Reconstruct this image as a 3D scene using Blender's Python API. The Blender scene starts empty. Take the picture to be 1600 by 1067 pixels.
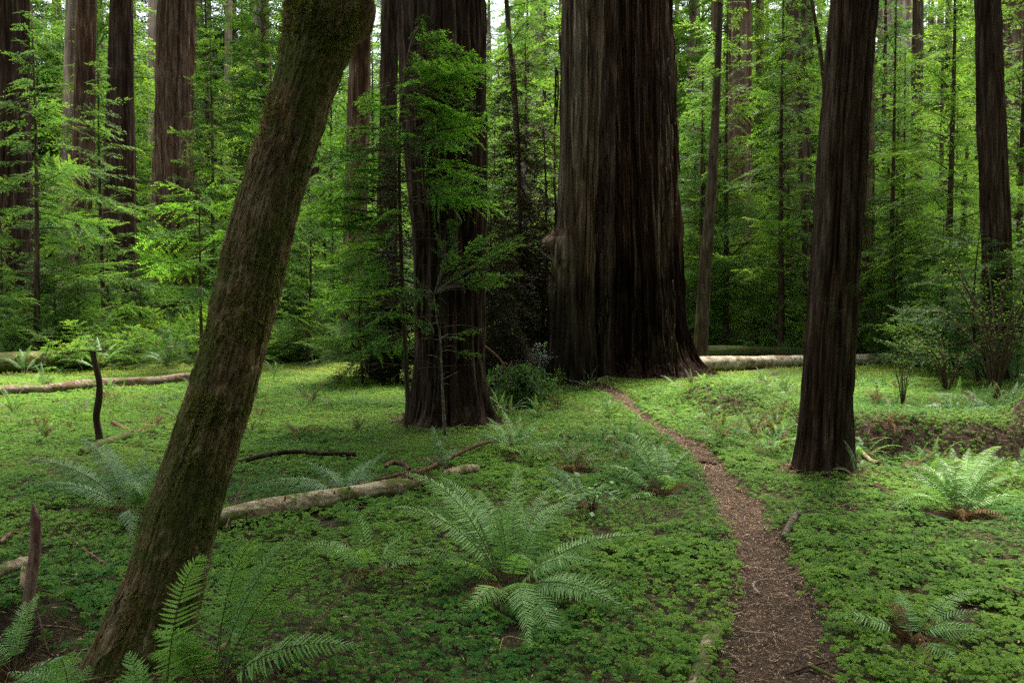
import bpy, math, random
import numpy as np
from mathutils import Vector, Matrix
R = math.radians
# ------------------------------------------------------------------ camera, sky, sun, exposure
sc = bpy.context.scene
C = sc.collection
CAMZ, FPX, PITCH = 1.6, 1333.0, R(2.3)
cam = bpy.data.objects.new("camera", bpy.data.cameras.new("camera")); C.objects.link(cam)
cam.location = (0, 0, CAMZ); cam.rotation_euler = (R(90) - PITCH, 0, 0)
cam.data.lens = 30.0; cam.data.sensor_width = 36; cam.data.clip_end = 2000
sc.camera = cam
SUN_EL, SUN_AZ = R(66), R(20)        # azimuth measured from +Y towards +X
world = bpy.data.worlds.new("World"); sc.world = world; world.use_nodes = True
wn = world.node_tree; bg = wn.nodes["Background"]
sky = wn.nodes.new("ShaderNodeTexSky"); sky.sky_type = 'NISHITA'; sky.sun_disc = False
sky.sun_elevation = SUN_EL; sky.sun_rotation = SUN_AZ; sky.air_density = 1.0; sky.dust_density = 3.0; sky.ozone_density = 0.6
sky.altitude = 100
hs_ = wn.nodes.new("ShaderNodeHueSaturation"); hs_.inputs["Saturation"].default_value = .35      # thin overcast: paler than a clear sky
wn.links.new(sky.outputs[0], hs_.inputs["Color"]); wn.links.new(hs_.outputs[0], bg.inputs[0]); bg.inputs[1].default_value = 0.11
sun = bpy.data.objects.new("sun", bpy.data.lights.new("sun", 'SUN')); C.objects.link(sun)
sun.data.energy = 3.0; sun.data.angle = R(11); sun.data.color = (1.0, 0.95, 0.84)
sd = Vector((math.sin(SUN_AZ)*math.cos(SUN_EL), math.cos(SUN_AZ)*math.cos(SUN_EL), math.sin(SUN_EL)))
sun.rotation_euler = sd.to_track_quat('Z', 'Y').to_euler(); sun.location = (0, 0, 60)
sc.view_settings.view_transform = 'Standard'; sc.view_settings.look = 'None'
sc.view_settings.exposure = 2.45; sc.view_settings.gamma = 1
cy = sc.cycles
cy.max_bounces = 6; cy.diffuse_bounces = 4; cy.glossy_bounces = 2; cy.transmission_bounces = 3
cy.volume_bounces = 0; cy.transparent_max_bounces = 4; cy.caustics_reflective = False; cy.caustics_refractive = False
cy.use_denoising = False; cy.sample_clamp_indirect = 4

# ------------------------------------------------------------------ noise and terrain
def _h(ix, iy, iz):
    n = (ix.astype(np.int64)*374761393 + iy.astype(np.int64)*668265263 + iz.astype(np.int64)*2147483647) & 0xffffffff
    n = ((n ^ (n >> 13)) * 1274126177) & 0xffffffff
    return ((n ^ (n >> 16)) & 0xffff) / 65535.0
def noise(x, y, z=0.0):
    x, y, z = np.broadcast_arrays(np.asarray(x, float), np.asarray(y, float), np.asarray(z, float))
    ix, iy, iz = np.floor(x), np.floor(y), np.floor(z)
    fx, fy, fz = x-ix, y-iy, z-iz
    fx, fy, fz = [f*f*(3-2*f) for f in (fx, fy, fz)]
    r = 0
    for a in (0, 1):
        for b in (0, 1):
            for c in (0, 1):
                w = (fx if a else 1-fx)*(fy if b else 1-fy)*(fz if c else 1-fz)
                r = r + w*_h(ix+a, iy+b, iz+c)
    return r
def segd(x, y, a, b):
    ax, ay = a; bx, by = b
    t = np.clip(((x-ax)*(bx-ax)+(y-ay)*(by-ay))/((bx-ax)**2+(by-ay)**2), 0, 1)
    return np.hypot(x-ax-t*(bx-ax), y-ay-t*(by-ay)), t
def terr0(x, y):
    x = np.asarray(x, float); y = np.asarray(y, float)
    h = 0.10*(noise(x*0.35+3, y*0.35)-0.5) + 0.05*(noise(x*1.1, y*1.1+9)-0.5) + 0.025*(noise(x*3.1, y*3.1)-0.5)
    r = np.hypot(x, y)
    h = h + 0.5*np.clip((r-30)/60, 0, 1)
    # the mossy hummock by the path and the overgrown bank behind the right hand tree
    w = 0.12*(noise(x*2, y*2, 5)-0.5)
    for a, b, wd, hg in (((2.8, 14.6), (3.3, 13.0), .70, .22), ((3.4, 13.4), (4.5, 11.8), .65, .22), ((4.2, 9.9), (6.3, 9.3), .6, .40), ((6.3, 9.3), (9.5, 8.6), .65, .44),
                         ((-3.6, 4.3), (-2.4, 4.25), .22, .13), ((-1.35, 3.3), (-1.1, 3.9), .35, .10)):
        d, t = segd(x, y, a, b)
        h = h + hg*np.exp(-(np.maximum(d+w, 0)/wd)**4)
    for cx, cyy, s, dp in ((-2.35, 3.75, .28, .16), (5.2, 8.8, .45, .10), (4.2, 9.0, .3, .08)):
        h = h - dp*np.exp(-((x-cx)**2+(y-cyy)**2)/s**2)
    return h
_p = PITCH
def ray(px, py):
    u, v = (px-800)/FPX, -(py-533.5)/FPX
    return Vector((u, math.cos(_p)+v*math.sin(_p), -math.sin(_p)+v*math.cos(_p)))
def at(px, py, Y):
    d = ray(px, py); return Vector((0, 0, CAMZ)) + d*(Y/d.y)
PATHPX = [(1232,1150,105),(1230,1067,98),(1218,980,73),(1205,900,58),(1180,850,46),(1156,800,43),(1120,740,33),(1090,700,24),(1056,680,20),(1026,662,14),(992,640,12),(968,618,18),(942,604,16)]
def flat(px, py):
    d = ray(px, py); t = -CAMZ/d.z
    return (d.x*t, d.y*t)
PP = [flat(a, b) for a, b, c in PATHPX]
PW = [c/FPX*PP[i][1]*(0.92 if b > 850 else .74) for i, (a, b, c) in enumerate(PATHPX)]
def pathd(x, y):
    best = np.full(np.shape(x), 9.0)
    for i in range(len(PP)-1):
        d, t = segd(x, y, PP[i], PP[i+1])
        best = np.minimum(best, d-(PW[i]*(1-t)+PW[i+1]*t))
    return best              # below 0 inside the path
def terr(x, y):
    return terr0(x, y) - 0.035*np.clip(-pathd(x, y)/0.15+.5, 0, 1)
def T(x, y): return float(terr(np.array([x]), np.array([y]))[0])
def ground(px, py):
    d = ray(px, py); o = Vector((0, 0, CAMZ)); z = 0.0
    for i in range(12):
        t = (z-CAMZ)/d.z; p = o+d*t; z = T(p.x, p.y)
    return Vector((p.x, p.y, z))

# ------------------------------------------------------------------ mesh helpers
class Geo:
    def __init__(s): s.V = []; s.Q = []; s.T3 = []; s.t = []; s.n = 0; s.mq = []; s.mt = []
    def add(s, V, Q=None, T3=None, tint=0.5, mat=0):
        V = np.asarray(V, np.float32).reshape(-1, 3)
        if Q is not None and len(Q): s.Q.append(np.asarray(Q)+s.n); s.mq.append(np.full(len(Q), mat))
        if T3 is not None and len(T3): s.T3.append(np.asarray(T3)+s.n); s.mt.append(np.full(len(T3), mat))
        s.t.append(np.broadcast_to(np.asarray(tint, np.float32), (len(V),)))
        s.V.append(V); s.n += len(V)
    def arrays(s):
        V = np.concatenate(s.V); t = np.concatenate(s.t)
        Q = np.concatenate(s.Q) if s.Q else np.zeros((0, 4), int)
        T3 = np.concatenate(s.T3) if s.T3 else np.zeros((0, 3), int)
        mq = np.concatenate(s.mq) if s.mq else np.zeros(0, int); mt = np.concatenate(s.mt) if s.mt else np.zeros(0, int)
        return V, Q, T3, t, mq, mt
    def merge(s, o, M=None, loc=(0, 0, 0), scale=1.0, rotz=0.0, mat=None):
        V, Q, T3, t, mq, mt = o if isinstance(o, tuple) else o.arrays()
        if M is not None: V = V @ np.asarray(M, np.float32)[:3, :3].T + np.asarray(M, np.float32)[:3, 3]
        else:
            c, si = math.cos(rotz)*scale, math.sin(rotz)*scale
            V = np.stack([V[:, 0]*c-V[:, 1]*si, V[:, 0]*si+V[:, 1]*c, V[:, 2]*scale], 1)+np.asarray(loc, np.float32)
        if len(Q): s.Q.append(Q+s.n); s.mq.append(mq)
        if len(T3): s.T3.append(T3+s.n); s.mt.append(mt)
        s.t.append(t); s.V.append(V.astype(np.float32)); s.n += len(V)
    def mesh(s, name, mats, smooth=False):
        V, Q, T3, t, mq, mt = s.arrays()
        m = bpy.data.meshes.new(name)
        nq, nt = len(Q), len(T3)
        m.vertices.add(len(V)); m.vertices.foreach_set("co", V.ravel())
        m.loops.add(nq*4+nt*3); m.loops.foreach_set("vertex_index", np.concatenate([Q.ravel(), T3.ravel()]).astype(np.int32))
        m.polygons.add(nq+nt)
        m.polygons.foreach_set("loop_start", np.concatenate([np.arange(nq)*4, nq*4+np.arange(nt)*3]).astype(np.int32))
        m.polygons.foreach_set("material_index", np.concatenate([mq, mt]).astype(np.int32))
        if smooth: m.polygons.foreach_set("use_smooth", np.ones(nq+nt, bool))
        a = m.attributes.new("tint", 'FLOAT', 'POINT'); a.data.foreach_set("value", t.astype(np.float32))
        for k in (mats if isinstance(mats, (list, tuple)) else [mats]): m.materials.append(k)
        m.update(calc_edges=True)
        return m
def link(name, mesh, parent=None, loc=(0, 0, 0), rot=(0, 0, 0), scale=1.0, label=None, cat=None, group=None, kind=None):
    o = bpy.data.objects.new(name, mesh); C.objects.link(o)
    o.location = loc; o.rotation_euler = rot; o.scale = (scale,)*3 if not hasattr(scale, '__len__') else scale
    if parent: o.parent = parent
    if label: o["label"] = label
    if cat: o["category"] = cat
    if group: o["group"] = group
    if kind: o["kind"] = kind
    return o
def tube(g, pts, rad, n=6, tint=.5, mat=0, jit=0, rng=None, cap=True, twist=None):
    P = np.asarray([tuple(p) for p in pts], float); k = len(P); rad = np.broadcast_to(np.asarray(rad, float), (k,))
    Tn = np.gradient(P, axis=0); Tn /= np.linalg.norm(Tn, axis=1)[:, None]+1e-9
    ref = np.array([0, 0, 1.0]) if abs(Tn[:, 2]).mean() < .8 else np.array([0, 1.0, 0])
    A = np.cross(Tn, ref); A /= np.linalg.norm(A, axis=1)[:, None]+1e-9
    B = np.cross(Tn, A)
    th = np.arange(n)*2*math.pi/n
    rr = rad[:, None]*np.ones(n)[None, :]
    if jit:
        al = np.cumsum(np.r_[0, np.linalg.norm(np.diff(P, axis=0), axis=1)])/(rad.mean()*5+1e-6)
        c_, s_ = np.cos(th)[None, :], np.sin(th)[None, :]
        rr = rr*(1+jit*((noise(c_*1.3+7, s_*1.3, al[:, None])-.5)*1.6+(noise(c_*3.1+2, s_*3.1, al[:, None]*2.2)-.5)*.9))
    V = P[:, None, :]+rr[..., None]*(A[:, None, :]*np.cos(th)[None, :, None]+B[:, None, :]*np.sin(th)[None, :, None])
    i, j = np.meshgrid(np.arange(k-1), np.arange(n), indexing='ij')
    a = i*n+j; b = i*n+(j+1) % n
    Q = np.stack([a, b, b+n, a+n], -1).reshape(-1, 4)
    V = V.reshape(-1, 3); T3 = []
    if cap:
        V = np.vstack([V, P[0], P[-1]]); c0, c1 = k*n, k*n+1
        T3 = [(c0, (q+1) % n, q) for q in range(n)]+[(c1, (k-1)*n+q, (k-1)*n+(q+1) % n) for q in range(n)]
    g.add(V, Q, T3, tint, mat)
def spl(pts, n):
    """smooth curve through the points"""
    P = np.asarray([tuple(p) for p in pts], float)
    if len(P) == 2: return P[0]+(P[1]-P[0])*np.linspace(0, 1, n)[:, None]
    P = np.vstack([2*P[0]-P[1], P, 2*P[-1]-P[-2]]); m = len(P)-3
    out = []
    for s in np.linspace(0, m-1e-6, n):
        i = int(s); t = s-i; a, b, c, d = P[i:i+4]
        out.append(.5*(2*b+(c-a)*t+(2*a-5*b+4*c-d)*t*t+(3*b-a-3*c+d)*t**3))
    return np.array(out)

# ------------------------------------------------------------------ materials
def mat(name):
    m = bpy.data.materials.new(name); m.use_nodes = True; nt = m.node_tree
    b = nt.nodes["Principled BSDF"]; b.inputs["Specular IOR Level"].default_value = .08
    return m, nt, b
def nd(nt, typ, **kw):
    n = nt.nodes.new(typ)
    for k, v in kw.items():
        if k in n.inputs.keys(): n.inputs[k].default_value = v
        else: setattr(n, k, v)
    return n
def ramp(nt, fac, stops):
    r = nt.nodes.new("ShaderNodeValToRGB"); e = r.color_ramp.elements
    while len(e) < len(stops): e.new(.5)
    for q, (p, c) in zip(e, stops): q.position = p; q.color = (*c, 1)
    nt.links.new(fac, r.inputs[0]); return r.outputs[0]
def mix(nt, f, a, b, mode='MIX'):
    n = nt.nodes.new("ShaderNodeMix"); n.data_type = 'RGBA'; n.blend_type = mode
    for s, v in ((0, f), (6, a), (7, b)):
        if hasattr(v, 'is_linked') or hasattr(v, 'node'): nt.links.new(v, n.inputs[s])
        else: n.inputs[s].default_value = v if s == 0 else (*v, 1)
    return n.outputs[2]
def leafmat(name, c0, c1, transl=.35, rough=.5, tcol=1.5, spec=.3, obj_noise=0.0):
    m, nt, b = mat(name)
    a = nd(nt, "ShaderNodeAttribute", attribute_name="tint")
    col = mix(nt, a.outputs["Fac"], c0, c1)
    if obj_noise:
        oi = nd(nt, "ShaderNodeObjectInfo")
        hs = nd(nt, "ShaderNodeHueSaturation"); nt.links.new(col, hs.inputs["Color"])
        mr = nd(nt, "ShaderNodeMapRange"); nt.links.new(oi.outputs["Random"], mr.inputs[0]); mr.inputs[3].default_value = 1-obj_noise; mr.inputs[4].default_value = 1+obj_noise
        nt.links.new(mr.outputs[0], hs.inputs["Value"])
        m2 = nd(nt, "ShaderNodeMath", operation='MULTIPLY_ADD'); nt.links.new(oi.outputs["Random"], m2.inputs[0]); m2.inputs[1].default_value = -.03; m2.inputs[2].default_value = .515
        nt.links.new(m2.outputs[0], hs.inputs["Hue"]); col = hs.outputs[0]
    nt.links.new(col, b.inputs["Base Color"]); b.inputs["Roughness"].default_value = rough; b.inputs["Specular IOR Level"].default_value = spec
    if transl:
        tr = nd(nt, "ShaderNodeBsdfTranslucent")
        g = mix(nt, 1.0, col, (tcol*.96, tcol, tcol*.5), 'MULTIPLY'); nt.links.new(g, tr.inputs[0])
        ms = nd(nt, "ShaderNodeMixShader"); ms.inputs[0].default_value = transl
        nt.links.new(b.outputs[0], ms.inputs[1]); nt.links.new(tr.outputs[0], ms.inputs[2])
        nt.links.new(ms.outputs[0], nt.nodes["Material Output"].inputs[0])
    return m
def barkmat(name, deep, mid, light, sx=9, sz=1.1, moss=None, mossamt=.5, bump=.6, fine=40, char=0, lean=0):
    m, nt, b = mat(name)
    tc = nd(nt, "ShaderNodeTexCoord")
    if lean:       # grain follows the leaning stem
        vr = nd(nt, "ShaderNodeVectorRotate", rotation_type='Y_AXIS'); nt.links.new(tc.outputs["Object"], vr.inputs["Vector"]); vr.inputs["Angle"].default_value = -lean
        class _T: outputs = {"Object": vr.outputs[0]}
        tc = _T
    mp = nd(nt, "ShaderNodeMapping"); mp.inputs["Scale"].default_value = (sx, sx, sz)
    nt.links.new(tc.outputs["Object"], mp.inputs[0])
    n1 = nd(nt, "ShaderNodeTexNoise", Scale=1.0, Detail=5.0, Roughness=.6, Distortion=.4); nt.links.new(mp.outputs[0], n1.inputs[0])
    col = ramp(nt, n1.outputs["Fac"], [(.3, deep), (.52, mid), (.72, light)])
    n2 = nd(nt, "ShaderNodeTexNoise", Scale=.7, Detail=2.0); nt.links.new(tc.outputs["Object"], n2.inputs[0])
    v = ramp(nt, n2.outputs["Fac"], [(.3, (.6, .6, .6)), (.7, (1.25, 1.2, 1.15))])
    col = mix(nt, 1.0, col, v, 'MULTIPLY')
    at_ = nd(nt, "ShaderNodeAttribute", attribute_name="tint")        # ridge tops weathered grey; furrows redder, and darkened in colour like recess shade
    col = mix(nt, at_.outputs["Fac"], mix(nt, 1.0, col, (.62, .42, .34), 'MULTIPLY'), mix(nt, 1.0, col, (1.25, 1.25, 1.25), 'MULTIPLY'))
    if moss:
        n3 = nd(nt, "ShaderNodeTexNoise", Scale=3.2, Detail=6.0, Roughness=.7); nt.links.new(tc.outputs["Object"], n3.inputs[0])
        f = ramp(nt, n3.outputs["Fac"], [(.5-.25*mossamt, (1, 1, 1)), (.62-.1*mossamt+.02, (0, 0, 0))]) if False else ramp(nt, n3.outputs["Fac"], [(.62-.3*mossamt, (0, 0, 0)), (.70-.3*mossamt, (1, 1, 1))])
        col = mix(nt, f, col, moss)
    if char:          # fire-blackened foot
        sp_ = nd(nt, "ShaderNodeSeparateXYZ"); nt.links.new(tc.outputs["Object"], sp_.inputs[0])
        n5 = nd(nt, "ShaderNodeTexNoise", Scale=1.4, Detail=6.0, Roughness=.65); mp3 = nd(nt, "ShaderNodeMapping"); mp3.inputs["Scale"].default_value = (1.6, 1.6, .35); nt.links.new(tc.outputs["Object"], mp3.inputs[0]); nt.links.new(mp3.outputs[0], n5.inputs[0])
        ma = nd(nt, "ShaderNodeMath", operation='MULTIPLY_ADD'); nt.links.new(n5.outputs["Fac"], ma.inputs[0]); ma.inputs[1].default_value = -char*1.6; nt.links.new(sp_.outputs[2], ma.inputs[2])
        mr_ = nd(nt, "ShaderNodeMapRange"); nt.links.new(ma.outputs[0], mr_.inputs[0]); mr_.inputs[1].default_value = -.1*char; mr_.inputs[2].default_value = .25*char
        col = mix(nt, mr_.outputs[0], mix(nt, 1.0, col, (.30, .30, .30), 'MULTIPLY'), col)
    nt.links.new(col, b.inputs["Base Color"]); b.inputs["Roughness"].default_value = .95; b.inputs["Specular IOR Level"].default_value = .03
    mp2 = nd(nt, "ShaderNodeMapping"); mp2.inputs["Scale"].default_value = (fine, fine, fine*.05); nt.links.new(tc.outputs["Object"], mp2.inputs[0])
    n4 = nd(nt, "ShaderNodeTexNoise", Scale=1.0, Detail=4.0, Roughness=.65); nt.links.new(mp2.outputs[0], n4.inputs[0])
    ad = nd(nt, "ShaderNodeMath", operation='ADD'); nt.links.new(n1.outputs["Fac"], ad.inputs[0]); nt.links.new(n4.outputs["Fac"], ad.inputs[1])
    bp = nd(nt, "ShaderNodeBump", Strength=bump, Distance=.03); nt.links.new(ad.outputs[0], bp.inputs["Height"]); nt.links.new(bp.outputs[0], b.inputs["Normal"])
    return m
M_red = barkmat("redwood_bark", (.03, .015, .010), (.085, .052, .036), (.20, .15, .115))
M_dark = barkmat("dark_redwood_bark", (.013, .008, .006), (.042, .028, .021), (.10, .076, .058), sx=13, sz=1.4, bump=1.0)
M_giant = barkmat("giant_redwood_bark", (.013, .008, .006), (.062, .040, .029), (.26, .195, .15), sx=13, sz=.40, fine=34, char=3.2, bump=.9)
M_giantb = barkmat("giant_left_stem_bark", (.019, .014, .010), (.115, .089, .062), (.31, .265, .20), sx=13, sz=.40, fine=34, char=2.6, bump=.9)
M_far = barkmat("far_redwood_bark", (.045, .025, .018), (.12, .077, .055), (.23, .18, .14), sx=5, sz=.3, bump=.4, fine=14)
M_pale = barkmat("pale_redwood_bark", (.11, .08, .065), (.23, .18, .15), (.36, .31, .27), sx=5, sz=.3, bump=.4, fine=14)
M_thin = barkmat("thin_trunk_bark", (.025, .02, .015), (.07, .055, .04), (.14, .12, .09), sx=14, sz=2, bump=.4)
M_lean = barkmat("mossy_trunk_bark", (.11, .08, .046), (.24, .18, .105), (.38, .31, .195), sx=12, sz=9, moss=(.105, .11, .035), mossamt=.55, bump=.6, fine=70, lean=R(14.7))
M_right = barkmat("fissured_bark", (.018, .011, .008), (.055, .038, .027), (.13, .10, .072), sx=18, sz=1.8, moss=(.05, .065, .025), mossamt=.12, bump=1.0)
M_twig = barkmat("twig_bark", (.04, .03, .02), (.11, .085, .06), (.2, .17, .13), sx=30, sz=10, bump=.2)
M_redtwig = barkmat("reddish_twig_bark", (.06, .04, .028), (.15, .10, .07), (.33, .25, .18), sx=30, sz=30, bump=.3)
M_white = barkmat("bleached_twig_bark", (.2, .19, .16), (.42, .41, .37), (.6, .6, .55), sx=30, sz=12, bump=.2)
M_stake = None
M_lichen = barkmat("lichen_bark", (.05, .05, .035), (.14, .14, .10), (.28, .29, .22), sx=30, sz=12, bump=.3)
def woodmat(name, a, b_, c, sc_=(3, 30, 30), moss=None, amt=.3):
    m, nt, b = mat(name)
    tc = nd(nt, "ShaderNodeTexCoord"); mp = nd(nt, "ShaderNodeMapping"); mp.inputs["Scale"].default_value = sc_
    nt.links.new(tc.outputs["Object"], mp.inputs[0])
    n1 = nd(nt, "ShaderNodeTexNoise", Scale=1.0, Detail=6.0, Roughness=.65); nt.links.new(mp.outputs[0], n1.inputs[0])
    col = ramp(nt, n1.outputs["Fac"], [(.32, a), (.5, b_), (.68, c)])
    n3 = nd(nt, "ShaderNodeTexNoise", Scale=5.0, Detail=4.0, Roughness=.7); nt.links.new(tc.outputs["Object"], n3.inputs[0])
    col = mix(nt, ramp(nt, n3.outputs["Fac"], [(.45, (0, 0, 0)), (.6, (1, 1, 1))]), col, mix(nt, 1.0, col, (.55, .42, .34), 'MULTIPLY'))
    if moss:
        n4 = nd(nt, "ShaderNodeTexNoise", Scale=7.0, Detail=5.0, Roughness=.7); nt.links.new(tc.outputs["Object"], n4.inputs[0])
        col = mix(nt, ramp(nt, n4.outputs["Fac"], [(.68-.35*amt, (0, 0, 0)), (.74-.35*amt, (1, 1, 1))]), col, moss)
    nt.links.new(col, b.inputs["Base Color"]); b.inputs["Roughness"].default_value = .8
    bp = nd(nt, "ShaderNodeBump", Strength=.6, Distance=.01); nt.links.new(n1.outputs["Fac"], bp.inputs["Height"]); nt.links.new(bp.outputs[0], b.inputs["Normal"])
    return m
M_log = woodmat("weathered_log_wood", (.12, .095, .055), (.33, .27, .165), (.50, .43, .29), moss=(.10, .12, .03), amt=.55)
M_farlog = woodmat("pale_far_log_wood", (.16, .125, .085), (.38, .33, .245), (.55, .50, .40), sc_=(.6, 7, 7), moss=(.09, .12, .03), amt=.35)
M_redlog = woodmat("red_brown_log_wood", (.09, .04, .03), (.24, .13, .10), (.42, .30, .24), sc_=(4, 30, 30))
M_oldlog = woodmat("old_brown_log_wood", (.06, .04, .03), (.19, .13, .10), (.34, .27, .215), sc_=(2, 22, 22), moss=(.10, .13, .03), amt=.45)
M_mosslog = woodmat("moss_covered_log_wood", (.05, .04, .025), (.13, .10, .06), (.22, .18, .12), sc_=(.8, 8, 8), moss=(.065, .095, .02), amt=.7)
M_stake = woodmat("red_brown_stake_wood", (.10, .045, .035), (.25, .14, .11), (.42, .30, .24), sc_=(28, 28, 3))
M_logy = woodmat("rotten_log_wood", (.12, .095, .055), (.33, .27, .165), (.50, .43, .29), sc_=(26, 3, 26), moss=(.09, .11, .03), amt=.5)
G_fern = leafmat("fern_leaf", (.08, .195, .06), (.26, .45, .13), .3, .42, 1.5, .2)
G_fernb = leafmat("bluish_fern_leaf", (.07, .16, .06), (.19, .32, .13), .25, .42, 1.4, .25)
G_ferno = leafmat("olive_fern_leaf", (.05, .075, .02), (.14, .16, .04), .3, .5, 1.4, .25)
G_dead = leafmat("dead_fern_leaf", (.07, .035, .018), (.26, .13, .05), .2, .7, 1.2, .15)
G_stipe = leafmat("fern_stipe", (.045, .04, .015), (.14, .13, .045), 0, .5)
G_sorrel = leafmat("sorrel_leaf", (.034, .112, .018), (.175, .305, .036), .35, .55, 1.6, .05)
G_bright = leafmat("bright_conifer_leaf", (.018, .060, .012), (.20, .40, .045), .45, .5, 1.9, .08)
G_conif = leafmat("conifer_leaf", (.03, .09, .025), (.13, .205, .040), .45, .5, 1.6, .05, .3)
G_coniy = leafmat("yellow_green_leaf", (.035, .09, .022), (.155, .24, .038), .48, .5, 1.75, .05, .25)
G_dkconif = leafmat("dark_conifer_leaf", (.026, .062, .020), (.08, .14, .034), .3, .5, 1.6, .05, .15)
G_brown = leafmat("brown_dead_leaf", (.014, .014, .008), (.045, .040, .018), .15, .8, 1.1, .1)
G_blue = leafmat("pale_lichen_leaf", (.16, .22, .18), (.34, .42, .36), .25, .6, 1.2, .2)
G_moss = leafmat("moss_tuft", (.09, .105, .02), (.24, .24, .055), .3, .8, 1.4, .1)
G_litter = leafmat("litter_chips", (.07, .035, .022), (.48, .33, .21), 0, .8, 1, .15)
G_bark = leafmat("loose_bark_shreds", (.03, .016, .011), (.12, .07, .05), 0, .9, 1, .1)

# ------------------------------------------------------------------ leaf cards (real small leaves)
def leaves(g, P, D, U, L, W, tint, mat=0, fold=0.0):
    """diamond leaves: base P, direction D, normal U, length L, width W (arrays)"""
    P, D, U = [np.asarray(a, float) for a in (P, D, U)]
    n = len(P); L = np.broadcast_to(L, (n,))[:, None]; W = np.broadcast_to(W, (n,))[:, None]
    D = D/(np.linalg.norm(D, axis=1)[:, None]+1e-9); S = np.cross(D, U); S /= np.linalg.norm(S, axis=1)[:, None]+1e-9
    N = np.cross(S, D)
    V = np.stack([P, P+D*L*.45+S*W*.5+N*W*fold, P+D*L, P+D*L*.45-S*W*.5+N*W*fold], 1).reshape(-1, 3)
    Q = np.arange(n*4).reshape(-1, 4)
    g.add(V, Q, None, np.repeat(np.broadcast_to(tint, (n,)), 4), mat)
def spray(L, rng, sp=.09, leaf=.07, lw=.022, ls=.032, ang=55, wid=.42, droop=.25, wood=True, sub=False, up=0.15):
    """one flat conifer bough along +X; leaf mat 0, wood mat 1"""
    g = Geo()
    f = lambda t: np.stack([L*t, L*.06*np.sin(3*t+rng.uniform(0, 3)*np.ones_like(t)*0), L*(up*t-droop*t*t)], -1)
    nt_ = max(4, int(L/sp)); ts = np.linspace(.12, 1, nt_)
    P, D, U, LL, TT = [], [], [], [], []
    if wood: tube(g, f(np.linspace(0, .95, 5)), np.linspace(.012*L+.003, .002, 5), 4, .3, 1, cap=False)
    for i, t in enumerate(ts):
        for s in (-1, 1):
            if rng.random() < .08: continue
            l = L*wid*(math.sin(min(1, t*1.15+.15)*math.pi*.82)**.8)*rng.uniform(.4, 1.25)+.03
            a = R(ang*(1-.35*t)+rng.uniform(-18, 18)); b0 = f(np.array([t]))[0]
            d = np.array([math.cos(a), s*math.sin(a), rng.uniform(-.28, .16)])
            k = max(2, int(l/ls)); q = (np.arange(k)+.5)/k
            pos = b0+d*(l*q)[:, None]; pos[:, 2] -= droop*.8*l*q*q+rng.normal(0, .006, k)
            base_t = rng.uniform(-.05, .4)
            subs = [(pos, d, l, k, q)]
            if sub and l > .12:
                for e in range(int(l/.045)):
                    te = (e+.7)*.045/l
                    if te > .9: break
                    ss = 1 if e % 2 else -1; l2 = .3*l*(1-.5*te)*rng.uniform(.7, 1.2)+.02
                    ca, sa = math.cos(ss*R(45)), math.sin(ss*R(45)); d2 = np.array([d[0]*ca-d[1]*sa, d[0]*sa+d[1]*ca, d[2]-.05])
                    k2 = max(2, int(l2/ls)); q2 = (np.arange(k2)+.5)/k2
                    bb = b0+d*l*te; bb[2] -= droop*.8*l*te*te
                    subs.append((bb+d2*(l2*q2)[:, None], d2, l2, k2, q2))
            for pos, dd, l_, k_, q_ in subs:
                for s2 in (-1, 1):
                    an = s2*R(52)*(1-.5*q_)
                    dx = dd[0]*np.cos(an)-dd[1]*np.sin(an); dy = dd[0]*np.sin(an)+dd[1]*np.cos(an)
                    P.append(pos); D.append(np.stack([dx, dy, rng.normal(-.05, .25, k_)], 1))
                    U.append(np.stack([rng.normal(0, .38, k_), rng.normal(0, .38, k_), np.ones(k_)], 1))
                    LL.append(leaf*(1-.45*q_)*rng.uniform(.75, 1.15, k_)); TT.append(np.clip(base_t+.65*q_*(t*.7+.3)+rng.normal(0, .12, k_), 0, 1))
    LL = np.concatenate(LL)
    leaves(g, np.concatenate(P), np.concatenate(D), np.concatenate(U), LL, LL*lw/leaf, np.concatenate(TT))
    return g.arrays()
def conifer(H, h0, Lmax, per_m, seed, kit, prof=.7, tilt=8, az=None, gap=0.0, lmin=.35):
    """crown of flat boughs from height h0 to H"""
    rng = np.random.default_rng(seed); g = Geo(); h = h0; a = rng.uniform(0, 6.28); i = 0
    while h < H:
        u = (h-h0)/(H-h0)
        L = Lmax*max(.08, (1-u))**prof*rng.uniform(.6, 1.15)*min(1, .55+u*4)
        L = max(L, lmin)
        a += 2.399+rng.uniform(-.5, .5)
        if not (gap and noise(h*.35+seed, math.cos(a)*1.5, math.sin(a)*1.5) < gap):
            k = min(kit, key=lambda z: abs(z[0]-L)); arr = k[1][rng.integers(len(k[1]))]
            s = L/k[0]
            M = Matrix.Translation((0, 0, h)) @ Matrix.Rotation(a, 4, 'Z') @ Matrix.Rotation(R(-tilt+16*(1-u)*rng.uniform(.2, 1)+rng.normal(0, 12)), 4, 'Y') @ Matrix.Rotation(R(rng.normal(0, 24)), 4, 'X') @ Matrix.Scale(s, 4)
            g.merge(arr, M)
        h += (1/per_m)*rng.uniform(.5, 1.5); i += 1
    return g
def kit(lens, nv, seed, **kw):
    rng = np.random.default_rng(seed)
    return [(L, [spray(L, rng, **kw) for _ in range(nv)]) for L in lens]
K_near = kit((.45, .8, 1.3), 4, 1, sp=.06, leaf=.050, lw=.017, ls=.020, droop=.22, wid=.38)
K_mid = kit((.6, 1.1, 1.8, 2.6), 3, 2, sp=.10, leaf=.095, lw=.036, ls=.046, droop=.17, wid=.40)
K_far = kit((1.0, 1.8, 2.8, 4.0), 3, 3, sp=.20, leaf=.22, lw=.10, ls=.12, droop=.33, wid=.42)
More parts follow.
